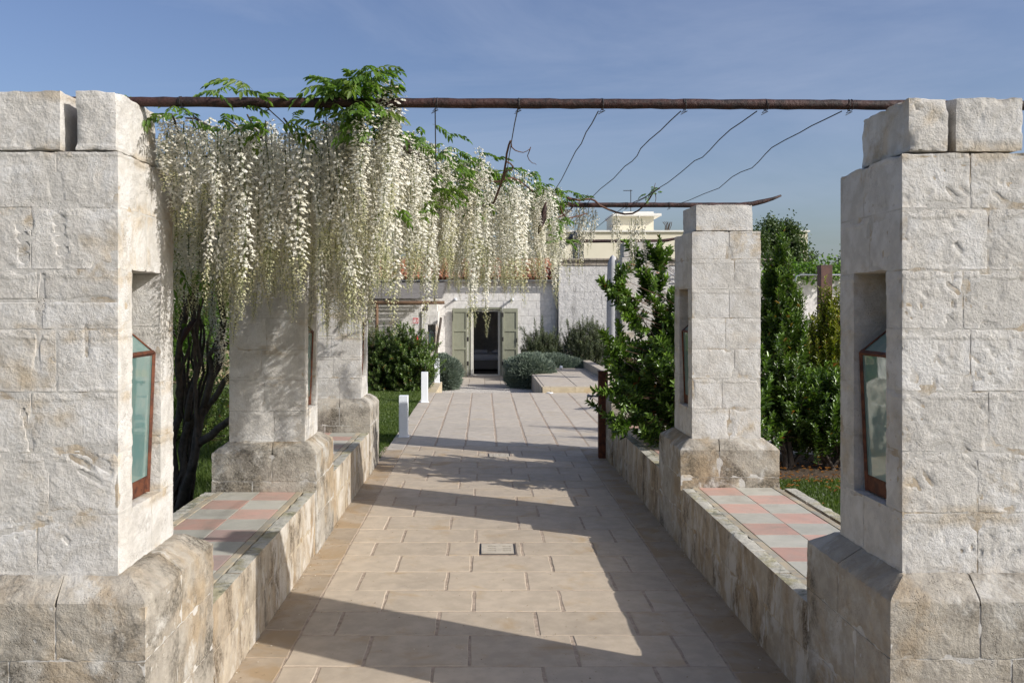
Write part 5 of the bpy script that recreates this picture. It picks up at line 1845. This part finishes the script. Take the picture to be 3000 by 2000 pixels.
# trunks and limbs
def limb(pts, rad, name='limb', k=7, mat='bark', wig=0.02, seed=0):
    g = np.random.RandomState(seed)
    P_ = [np.array(p, float) for p in pts]
    out, rr_ = [], []
    for i in range(len(P_) - 1):
        m = max(2, int(np.linalg.norm(P_[i + 1] - P_[i]) / 0.12))
        for j in range(m):
            f = j / m
            # catmull-rom
            p0 = P_[max(i - 1, 0)]; p1 = P_[i]; p2 = P_[i + 1]; p3 = P_[min(i + 2, len(P_) - 1)]
            q = 0.5 * ((2 * p1) + (-p0 + p2) * f + (2 * p0 - 5 * p1 + 4 * p2 - p3) * f * f + (-p0 + 3 * p1 - 3 * p2 + p3) * f ** 3)
            out.append(Vector(q + g.normal(0, wig * 0.3, 3) - OW)); rr_.append(rad[i] + (rad[i + 1] - rad[i]) * f)
    out.append(Vector(P_[-1] - OW)); rr_.append(rad[-1])
    return MB().tube(out, rr_, k).obj(name, [M[mat]], wis, smooth=True)
def UV(u, v, Y):
    return tuple(P(u, v, Y))
B0 = (-2.9, 8.0, -0.05)
limb([B0, UV(560, 1380, 7.6), UV(575, 1280, 7.6), UV(610, 1150, 7.5), UV(640, 1030, 7.4), UV(655, 940, 7.3), UV(640, 800, 7.0), UV(690, 700, 6.6)], [.07, .042, .038, .034, .03, .028, .025, .02], 'trunk', seed=1)
limb([B0, UV(545, 1400, 7.9), UV(535, 1320, 7.9), UV(555, 1240, 7.8), UV(600, 1200, 7.6), UV(640, 1150, 7.3), UV(672, 1100, 7.1)], [.07, .046, .04, .036, .03, .026, .022], 'trunk', seed=2)
limb([UV(578, 1300, 7.6), UV(620, 1275, 7.4), UV(660, 1238, 7.25), UV(690, 1215, 7.15)], [.04, .035, .03, .028], 'limb', seed=3)
limb([UV(560, 1380, 7.6), UV(575, 1330, 7.5), UV(577, 1270, 7.5), UV(570, 1120, 7.5), UV(571, 1000, 7.4), UV(560, 850, 7.2)], [.03, .022, .02, .018, .016, .012], 'limb', seed=4)
limb([B0, UV(515, 1400, 7.9), UV(505, 1300, 7.9), UV(530, 1180, 7.8), UV(520, 1050, 7.6), UV(540, 930, 7.4), UV(580, 800, 7.0), UV(640, 650, 6.2)], [.06, .04, .036, .032, .028, .026, .022, .02], 'trunk', seed=5)
limb([UV(600, 1190, 7.5), UV(622, 1100, 7.4), UV(612, 1040, 7.4), UV(640, 1020, 7.2), UV(665, 1005, 7.1)], [.03, .026, .022, .02, .016], 'limb', seed=6)
limb([UV(545, 1230, 7.7), UV(560, 1150, 7.6), UV(585, 1060, 7.6), UV(575, 960, 7.5), UV(600, 860, 7.3)], [.03, .024, .02, .016, .012], 'limb', seed=7)
limb([UV(530, 1180, 7.8), UV(520, 1120, 7.7), UV(545, 1050, 7.6), UV(560, 1000, 7.5)], [.022, .018, .014, .01], 'limb', seed=8)
for q in range(9):
    g = np.random.RandomState(300 + q)
    u0 = 515 + 17 * q
    limb([tuple(np.array(B0) + [g.normal(0, .12), g.normal(0, .12), 0]), UV(540 + 4 * q, 1330, 7.9), UV((540 + u0) / 2 + 6, 1180, 7.8), UV(u0, 1000, 7.7), UV(u0 + g.normal(0, 14), 820, 7.4), UV(u0 + g.normal(15, 20), 640, 6.9)],
         [.022, .018, .015, .012, .009, .006], 'limb', 5, seed=60 + q, wig=.05)
# canopy rods of old wood running along the wires
for q in range(12):
    g = np.random.RandomState(90 + q)
    x = -1.5 + q * 0.15
    pl = [(-2.2 + 0.05 * q, 7.0, 2.55)]
    yy = 7.0
    for (Y, f) in ((6.4, .4), (5.6, .75), (4.9, .95), (4.2, 1.0), (3.85, 1.0)):
        pl.append((pl[0][0] + (min(x, XR(Y) - .05) - pl[0][0]) * f + g.normal(0, .05), Y, 2.84 + g.normal(0, .025)))
    limb(pl, [.024, .016, .012, .010, .007, .004], 'limb', 5, seed=q)
for q in range(5):
    g = np.random.RandomState(190 + q)
    pl = [(-2.1, 7.2 + .1 * q, 2.6), (-1.4, 7.5 + .2 * q, 2.84), (-.6, 7.0 + .4 * q, 2.86), (.1, 6.9 + .3 * q, 2.87), (.6 + .05 * q, 6.9 + .25 * q, 2.88)]
    limb([tuple(np.array(p) + g.normal(0, .03, 3)) for p in pl], [.026, .018, .014, .010, .005], 'limb', 5, seed=40 + q)
def tendril(pts, r=0.006, seed=0, r2=None):
    return limb(pts, list(np.linspace(r, r2 or r * .5, len(pts))), 'tendril', 5, 'twig', .008, seed)
z8p = lambda x, y, Y: UV(1200 + x / 1.809, 250 + y / 1.809, Y)
tendril([z8p(385, 632, 5.9), z8p(440, 625, 5.8), z8p(485, 520, 5.3), z8p(510, 400, 5.05), z8p(522, 340, 4.9), z8p(535, 295, 4.8)], .008, 1, .006)
tendril([z8p(512, 400, 5.05), z8p(548, 430, 5.1), z8p(540, 452, 5.1), z8p(512, 455, 5.1), z8p(500, 500, 5.15)], .005, 2, .004)
tendril([z8p(535, 310, 4.8), z8p(560, 345, 4.85), z8p(600, 356, 4.9), z8p(640, 335, 4.9)], .004, 3)
tendril([z8p(642, 325, 4.9), z8p(626, 375, 4.95), z8p(650, 410, 5.0), z8p(672, 421, 5.0)], .003, 4)
tendril([z8p(835, 600, 7.2), z8p(900, 610, 7.3), z8p(960, 600, 7.4), z8p(1010, 635, 7.4), z8p(1100, 675, 7.5), z8p(1180, 680, 7.5), z8p(1240, 640, 7.4), z8p(1290, 570, 7.2), z8p(1325, 545, 7.1)], .011, 5, .006)
tendril([z8p(1165, 632, 7.5), z8p(1225, 605, 7.4), z8p(1260, 585, 7.3), z8p(1290, 560, 7.2)], .004, 6)
tendril([z8p(1300, 570, 7.2), z8p(1305, 600, 7.2), z8p(1298, 625, 7.2)], .004, 7)
tendril([z8p(1295, 565, 7.2), z8p(1303, 518, 7.2)], .004, 8)
tendril([z8p(840, 620, 7.2), z8p(870, 640, 7.3), z8p(820, 690, 7.3), z8p(760, 700, 7.1)], .008, 9, .006)
tendril([UV(1640, 600, 7.0), UV(1660, 640, 7.1), UV(1720, 625, 7.3)], .008, 10, .005)
tendril([UV(1395, 520, 5.6), UV(1460, 533, 5.8), UV(1500, 520, 5.9), UV(1560, 560, 6.3)], .010, 11, .006)
# two big dry curled pods / bark strips
for (a, b, c_, Y) in (((1600, 592), (1590, 640), (1578, 684), 6.5), ((575, 935), (548, 965), (530, 1010), 7.3)):
    limb([UV(*a, Y), UV(*b, Y), UV(*c_, Y)], [.008, .032, .006], 'seed_pod', 6, 'rust', .002, 3)
items = []
for (x, y) in ((1300, 548), (1318, 545), (1260, 575), (1250, 590), (1310, 575), (1290, 540), (1325, 570)):
    items.append((gw_.randint(0, 5), tuple(np.array(z8p(x, y, 7.2)) - OW), (gw_.uniform(-.4, .4), gw_.uniform(-.5, .3), gw_.uniform(0, 6.28)), (.42, .42, .42)))
bake(LM, items, [M['wleaf'], M['rachis']], 'young_leaves', wis)

# ================================================================== SHRUBS
# glossy arbutus between the second and third right pillars: open leaders rising from a dense lower mass
ex = []
def ray(u0, v0, u1, v1, Y0, Y1):
    return (UV(u0, v0, Y0), UV(u1, v1, Y1))
for a in (((1890, 860), (1855, 710), 9.7), ((1935, 900), (1932, 700), 9.6), ((1930, 800), (1905, 720), 9.6), ((1935, 800), (1960, 730), 9.7), ((1800, 880), (1765, 820), 9.2), ((1820, 880), (1812, 785), 9.3), ((1880, 880), (1890, 790), 9.5),
          ((1900, 900), (1900, 800), 9.5), ((1860, 920), (1835, 860), 9.3), ((1880, 950), (1820, 900), 9.2), ((1960, 980), (1965, 850), 9.6), ((1940, 1000), (1915, 870), 9.5), ((1830, 1080), (1765, 975), 9.2), ((1850, 1100), (1810, 945), 9.3),
          ((1880, 1000), (1850, 905), 9.4), ((1840, 1150), (1768, 1150), 9.0), ((1870, 1230), (1800, 1250), 9.0), ((1840, 1060), (1790, 1030), 9.2), ((1900, 1000), (1940, 900), 9.5), ((1850, 870), (1790, 850), 9.3)):
    ex.append((UV(*a[0], a[2] + .15), UV(*a[1], a[2])))
ex = [tuple(map(np.array, e)) for e in ex]
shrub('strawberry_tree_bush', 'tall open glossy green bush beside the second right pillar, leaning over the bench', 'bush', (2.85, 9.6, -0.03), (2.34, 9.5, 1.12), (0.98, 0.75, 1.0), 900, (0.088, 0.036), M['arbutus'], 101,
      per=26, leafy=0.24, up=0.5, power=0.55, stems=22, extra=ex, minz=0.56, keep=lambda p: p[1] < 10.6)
# shrubs behind the lawn, right
shrub('laurel_bush', 'dense bush with glossy dark leaves behind the lawn, right, next to the pillar', 'bush', (3.85, 10.75, -0.02), (3.72, 10.75, 1.60), (0.44, 0.5, 1.42), 520, (0.08, 0.03), M['arbutus_old'], 102, per=22, leafy=0.28, up=1.0, stems=26, cone=True, minz=0.35, stem_r=.018)
shrub('laurel_bush', 'bright green low bush with thin bare stems in the middle of the right bed', 'bush', (4.35, 10.7, -0.02), (4.35, 10.8, 0.72), (0.85, 0.55, 0.62), 700, (0.08, 0.032), M['arbutus'], 103, per=22, leafy=0.26, up=0.7, stems=24, minz=0.3, stem_r=.016)
shrub('golden_shrub', 'yellow-green upright shrub with golden young shoots, right', 'shrub', (4.75, 11.6, -0.02), (4.72, 11.6, 1.32), (0.68, 0.55, 1.02), 760, (0.065, 0.024), M['golden'], 104, per=22, leafy=0.34, up=2.2, stems=20, cone=True, minz=0.3)
shrub('thin_leaved_shrub', 'loose see-through shrub between the laurel and the golden shrub', 'shrub', (4.5, 12.6, -0.02), (4.55, 12.6, 1.4), (0.75, 0.5, 1.1), 360, (0.065, 0.020), M['arbutus_old'], 105, per=16, leafy=0.34, up=1.6, stems=24, cone=True, minz=0.3)
shrub('laurel_bush', 'dark bush right of the golden shrub, cut by the big pillar', 'bush', (5.5, 11.4, -0.02), (5.5, 11.3, 0.6), (0.55, 0.5, 0.5), 180, (0.07, 0.026), M['arbutus'], 106, per=20, leafy=0.28, up=.9, stems=16, minz=0.3)
# lawn side, left of the door
shrub('mastic_bush', 'broad dark green mastic bush left of the bollards', 'bush', (-2.35, 21.0, -0.05), (-2.45, 21.0, 0.72), (1.2, 0.85, 0.85), 1700, (0.060, 0.028), M['myrtle'], 107, per=22, leafy=0.20, up=.2, ang=(0.9, 1.5), stems=26, minz=0.02, power=.5)
shrub('mastic_bush', 'lighter myrtle bush with sprays rising in front of the niche', 'bush', (-1.72, 20.6, -0.05), (-1.72, 20.6, 0.62), (0.70, 0.6, 0.76), 700, (0.058, 0.027), M['arbutus_old'], 108, per=20, leafy=0.22, up=.4, ang=(0.8, 1.4), stems=16, minz=0.02,
      extra=[tuple(map(np.array, (UV(1180, 1010, 20.6), UV(1172, 942, 20.6)))), tuple(map(np.array, (UV(1215, 1000, 20.6), UV(1200, 955, 20.6)))), tuple(map(np.array, (UV(1225, 1010, 20.6), UV(1238, 965, 20.6))))])
# silver santolina cushions
def cushion(label, cen, rad, n, seed, lean=0.25):
    g = np.random.RandomState(seed)
    base = np.array((cen[0], cen[1], -0.31))
    t = empty('santolina', label, 'shrub', 'silver-green clipped cushions', tuple(base))
    cen = np.array(cen, float); rad = np.array(rad, float)
    d = unit(g.randn(n, 3)); d[:, 2] = np.where(d[:, 2] < -.75, -d[:, 2], d[:, 2])
    lump = 1 + 0.15 * fbm(d, 2.4, 3, seed)
    r_ = (g.uniform(0.80, 0.97, n) * lump)[:, None]
    p = cen + d * rad * r_
    ok = p[:, 2] > -0.30
    p, d = p[ok], d[ok]
    dd = unit(d + np.array([0, 0, 0.45]) + g.normal(0, .28, p.shape))
    L = 0.10 * g.uniform(.5, 1.4, len(p))
    V, Fc, T = leaves_np(p, dd, g.randn(len(p), 3), L, L * 0.17, tint=g.rand(len(p)) * .9)
    o = link('foliage', mesh_np('foliage', V - base, Fc, [M['santolina']], tint=T), t); o['kind'] = 'stuff'
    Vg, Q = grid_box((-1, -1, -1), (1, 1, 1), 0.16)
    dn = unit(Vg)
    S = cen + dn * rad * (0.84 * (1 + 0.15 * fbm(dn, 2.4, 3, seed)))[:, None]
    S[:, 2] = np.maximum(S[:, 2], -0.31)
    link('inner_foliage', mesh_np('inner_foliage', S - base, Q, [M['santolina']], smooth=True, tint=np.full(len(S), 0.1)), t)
    return t
cushion('rounded silver-green santolina cushion behind the third bollard, left of the door', (-1.12, 24.0, 0.10), (0.50, 0.5, 0.55), 15000, 1)
cushion('small silver cushion low behind the left bollards', (-1.75, 22.6, -0.05), (0.35, 0.35, 0.30), 5000, 5)
cushion('tall rounded silver-green cushion right of the door', (1.32, 24.5, 0.10), (0.70, 0.6, 0.55), 19000, 2)
cushion('low spreading silver-green cushion behind the platform', (2.15, 26.75, 0.10), (1.25, 0.45, 0.40), 17000, 3)
# grey-green bushes against the tall wall
shrub('grey_green_bush', 'feathery grey-green bush against the wall right of the door', 'bush', (1.75, 27.3, -0.3), (1.9, 27.3, 0.62), (0.75, 0.5, 0.78), 620, (0.085, 0.018), M['olive'], 111, per=26, leafy=0.34, up=1.2, stems=34, minz=0.0,
      extra=[tuple(map(np.array, (UV(1590, 1000, 27.2), UV(1588, 925, 27.2)))), tuple(map(np.array, (UV(1570, 1000, 27.2), UV(1566, 932, 27.2)))), tuple(map(np.array, (UV(1545, 985, 27.2), UV(1524, 957, 27.2))))])
shrub('grey_green_bush', 'second feathery dark bush with pale bare stems, further right at the wall', 'bush', (3.35, 27.2, -0.3), (3.3, 27.2, 0.70), (0.92, 0.5, 0.85), 800, (0.085, 0.018), M['olive'], 112, per=26, leafy=0.34, up=1.2, stems=40, minz=0.0,
      extra=[tuple(map(np.array, (UV(1668, 1000, 27.2), UV(1662, 935, 27.2)))), tuple(map(np.array, (UV(1700, 990, 27.2), UV(1697, 935, 27.2)))), tuple(map(np.array, (UV(1745, 990, 27.2), UV(1740, 950, 27.2))))])
shrub('grey_green_bush', 'third bush at the wall, seen left of the tap post', 'bush', (4.5, 26.9, -0.3), (4.5, 26.9, 0.6), (0.6, 0.5, 0.7), 200, (0.06, 0.018), M['arbutus_old'], 113, per=20, leafy=0.3, up=1.1, stems=16, minz=0.0)

# ivy on the garden wall (one mass)
g = np.random.RandomState(9)
n = 5200
xx = g.uniform(5.7, 17, n)
p = np.stack([xx, 23.42 + g.uniform(-.28, .35, n), 2.95 + g.normal(0.03, .17, n) - np.abs(g.normal(0, .3, n)) * (vnoise(np.stack([xx, xx * 0, xx * 0], -1), 0.9) > 0.1)], -1)
V, Fc, T = leaves_np(p, g.randn(n, 3) + [0, -.5, -.3], g.randn(n, 3), g.uniform(.07, .13, n), g.uniform(.06, .1, n), tint=g.rand(n) * .9)
o = link('ivy', mesh_np('ivy', V, Fc, [M['shadeleaf']], tint=T))
tag(o, 'green ivy spilling over the top of the white garden wall', 'ivy', kind='stuff')

# ================================================================== TREES
def tree(name, label, base, height, crown_c, crown_r, nclump, perclump, leafsz, mat, seed, trunk_r=0.2, group=None, limbs=9, clump_r=0.45):
    g = np.random.RandomState(seed)
    t = empty(name, label, 'tree', group, base)
    base = np.array(base, float)
    cc = np.array(crown_c, float); cr_ = np.array(crown_r, float)
    cl = []
    while len(cl) < nclump:
        d = unit(g.randn(3)); r_ = g.rand() ** 0.45
        p = cc + d * cr_ * r_
        if vnoise(np.array([p]), 1.6 / np.mean(cr_), seed)[0] < -0.42:
            continue
        cl.append(p)
    cl = np.array(cl)
    Bs = (cl[:, None, :] + g.normal(0, 1, (nclump, perclump, 3)) * clump_r * g.uniform(.6, 1.2, (nclump, 1, 1))).reshape(-1, 3)
    nn = len(Bs)
    V, Fc, T = leaves_np(Bs, g.randn(nn, 3) + [0, 0, -.2], g.randn(nn, 3), leafsz * g.uniform(.6, 1.3, nn), leafsz * .6 * g.uniform(.7, 1.2, nn), tint=np.clip(np.repeat(g.rand(nclump), perclump) * .6 + g.rand(nn) * .35, 0, .9))
    o = link('crown', mesh_np('crown', V - base, Fc, [mat], tint=T), t)
    mb = MB()
    top = cc + np.array([0, 0, cr_[2] * .5])
    mb.tube([Vector((0, 0, 0)), Vector((cc - base) * [.5, .5, .5] * 1.0), Vector(top - base)], [trunk_r, trunk_r * .7, trunk_r * .15], 8)
    mb.obj('trunk', [M['bark']], t, smooth=True)
    lb = MB()
    for k in range(limbs):
        q = cl[g.randint(nclump)]
        s = base + (top - base) * g.uniform(.3, .7)
        lb.tube([Vector(s - base), Vector((s + q) / 2 - base + [0, 0, .1]), Vector(q - base)], [trunk_r * .4, trunk_r * .25, trunk_r * .08], 5, caps=False)
    lb.obj('limb', [M['bark']], t, smooth=True)
    return t
tree('poplar_tree', 'tall dark rounded tree rising behind the garden wall', (17.6, 50, -0.3), 7, (17.4, 50, 4.6), (1.45, 1.4, 2.75), 150, 150, .16, M['poplar'], 201, .2, clump_r=.26)
tree('poplar_tree', 'lower left shoulder tree against the tall dark one', (15.6, 49, -0.3), 6, (15.75, 49, 4.0), (1.0, 1.2, 2.4), 90, 130, .15, M['poplar'], 202, .16, clump_r=.26)
tree('poplar_tree', 'lower right shoulder tree sloping down from the tall dark one', (18.9, 51, -0.3), 5, (18.6, 51, 3.5), (1.3, 1.2, 2.2), 100, 130, .15, M['poplar'], 203, .16, clump_r=.26)
tree('poplar_tree', 'small distant tree just left of the big right pillar', (20.9, 50, -0.3), 5, (20.9, 50, 3.5), (1.1, 1.1, 1.9), 80, 120, .15, M['poplar'], 204, .15, clump_r=.26)
# left garden: leafy trees closing the view between the left pillars
tree('orchard_tree', 'leafy green tree behind the wisteria trunks, left', (-5.2, 12.5, -0.03), 4, (-5.0, 12.5, 2.6), (1.6, 1.5, 1.5), 120, 150, .085, M['shadeleaf'], 211, .12, clump_r=.24)
tree('orchard_tree', 'second leafy tree further back at the far left', (-7.3, 17.0, -0.03), 4, (-7.2, 17.0, 2.4), (2.2, 1.8, 2.0), 140, 140, .10, M['shadeleaf'], 212, .14, clump_r=.3)
tree('orchard_tree', 'small tree in deep shade behind the second left pillar', (-4.0, 15.0, -0.03), 4, (-4.0, 15.0, 2.3), (1.5, 1.3, 1.5), 100, 130, .09, M['shadeleaf'], 213, .12, clump_r=.26)
tree('orchard_tree', 'distant hedge tree at the end of the left lawn', (-9.6, 24, -0.03), 5, (-9.6, 24, 2.4), (3.2, 1.8, 2.3), 160, 140, .12, M['poplar'], 214, .16, clump_r=.4)
shrub('mastic_bush', 'dark dense shrub on the left lawn behind the wisteria stems', 'bush', (-4.5, 12.3, -0.05), (-4.5, 12.3, 0.55), (1.3, .8, .75), 420, (0.06, 0.026), M['myrtle'], 121, per=18, leafy=.3, up=.5, stems=14, minz=.02, ang=(.8, 1.4))
shrub('mastic_bush', 'dark bush at the foot of the trees on the left lawn', 'bush', (-4.3, 17.0, -0.05), (-4.3, 17.0, 0.6), (1.2, .8, .75), 260, (0.055, 0.022), M['myrtle'], 120, per=18, leafy=.3, up=.9, stems=12, minz=.02)
o = MB().box(-12, -3.9, 26.0, 26.3, -.34, 1.6).obj('garden_wall', [M['slab_edge']])
tag(o, 'reddish low garden wall glimpsed through the wisteria trunks', 'wall')

# ================================================================== GRASS
def grass(name, label, rects, n, h, w_, seed, z=-0.03, mat='grass', clump=0.0):
    g = np.random.RandomState(seed)
    areas = np.array([(r[1] - r[0]) * (r[3] - r[2]) * r[4] for r in rects]); areas = areas / areas.sum()
    idx = g.choice(len(rects), n, p=areas)
    r = np.array([r[:4] for r in rects])[idx]
    x = r[:, 0] + (r[:, 1] - r[:, 0]) * g.rand(n); y = r[:, 2] + (r[:, 3] - r[:, 2]) * g.rand(n)
    p = np.stack([x, y, np.full(n, z)], -1)
    q = vnoise(p, 2.2, seed) * .5 + vnoise(p, 9.0, seed) * .5
    hh = h * g.uniform(.5, 1.25, n) * (1 + clump * q)
    lean = g.normal(0, .35, (n, 2)) * hh[:, None]
    an = g.rand(n) * 6.28
    wv = np.stack([np.cos(an), np.sin(an), 0 * an], -1) * (w_ * .5)
    wv = wv * (0.6 + y / 12.0)[:, None]
    mid = p + np.stack([lean[:, 0] * .35, lean[:, 1] * .35, hh * .6], -1)
    tip = p + np.stack([lean[:, 0], lean[:, 1], hh], -1)
    V = np.stack([p - wv, p + wv, mid + wv * .7, mid - wv * .7, tip], 1).reshape(-1, 3)
    i = (np.arange(n) * 5)[:, None, None]
    Fc = (i + np.array([[0, 1, 2], [0, 2, 3], [3, 2, 4]])[None]).reshape(-1, 3)
    T = np.repeat(np.clip(g.rand(n) * .75 + q * .35, 0, 1), 5)
    o = link(name, mesh_np(name, V, Fc, [M[mat]], tint=T))
    tag(o, label, 'grass', kind='stuff')
    return o
grass('lawn_grass', 'short mown lawn between the last left pillar and the bollards', [(-3.6, -1.37, 11.1, 21.5, 1.0)], 110000, 0.045, 0.006, 1, clump=.3)
grass('tall_grass', 'longer shaggy grass behind the left bench under the wisteria', [(-4.6, -2.28, 5.2, 10.0, 1.6), (-7.5, -2.28, 10.0, 19.0, .5)], 70000, 0.14, 0.008, 2, clump=.7)
grass('lawn_grass', 'mown lawn with fallen leaves beside the right bench', [(2.62, 6.2, 6.2, 10.0, 1.0), (2.62, 10, 2.5, 6.2, .35), (6.2, 10, 6.2, 10, .35)], 110000, 0.045, 0.006, 3, clump=.3)
# fallen leaves on the right lawn and bed
g = np.random.RandomState(31)
n = 420
p = np.stack([g.uniform(2.7, 5.8, n), 10.9 - np.abs(g.normal(0, 1.0, n)), np.full(n, 0.015) + g.uniform(0, .01, n)], -1)
V, Fc, T = leaves_np(p, np.stack([g.randn(n), g.randn(n), g.uniform(-.1, .3, n)], -1), np.tile([0, 0, 1.0], (n, 1)), g.uniform(.04, .07, n), g.uniform(.02, .03, n), tint=np.ones(n))
o = link('fallen_leaves', mesh_np('fallen_leaves', V, Fc, [M['arbutus']], tint=T))
tag(o, 'orange fallen leaves on the right lawn and bed', 'fallen leaves', kind='stuff')

# wind-blown petals and grit on the paving
g = np.random.RandomState(77)
n = 900
y = 4.2 + 8.0 * g.rand(n)
x = np.where(g.rand(n) < .55, g.choice([-1.33, 1.6], n) + g.normal(0, .07, n) * 1.0, g.uniform(-1.3, 1.6, n))
x = np.clip(x, -1.34, 1.62)
p = np.stack([x, y, np.full(n, 0.004) + g.uniform(0, .003, n)], -1)
V, Fc, T = leaves_np(p, np.stack([g.randn(n), g.randn(n), g.uniform(-.05, .2, n)], -1), np.tile([0, 0, 1.0], (n, 1)), g.uniform(.006, .016, n), g.uniform(.004, .009, n), tint=g.rand(n))
o = link('fallen_petals', mesh_np('fallen_petals', V, Fc, [M['litter']], tint=T))
tag(o, 'dry petals and grit scattered along the paving edges', 'litter', kind='stuff')
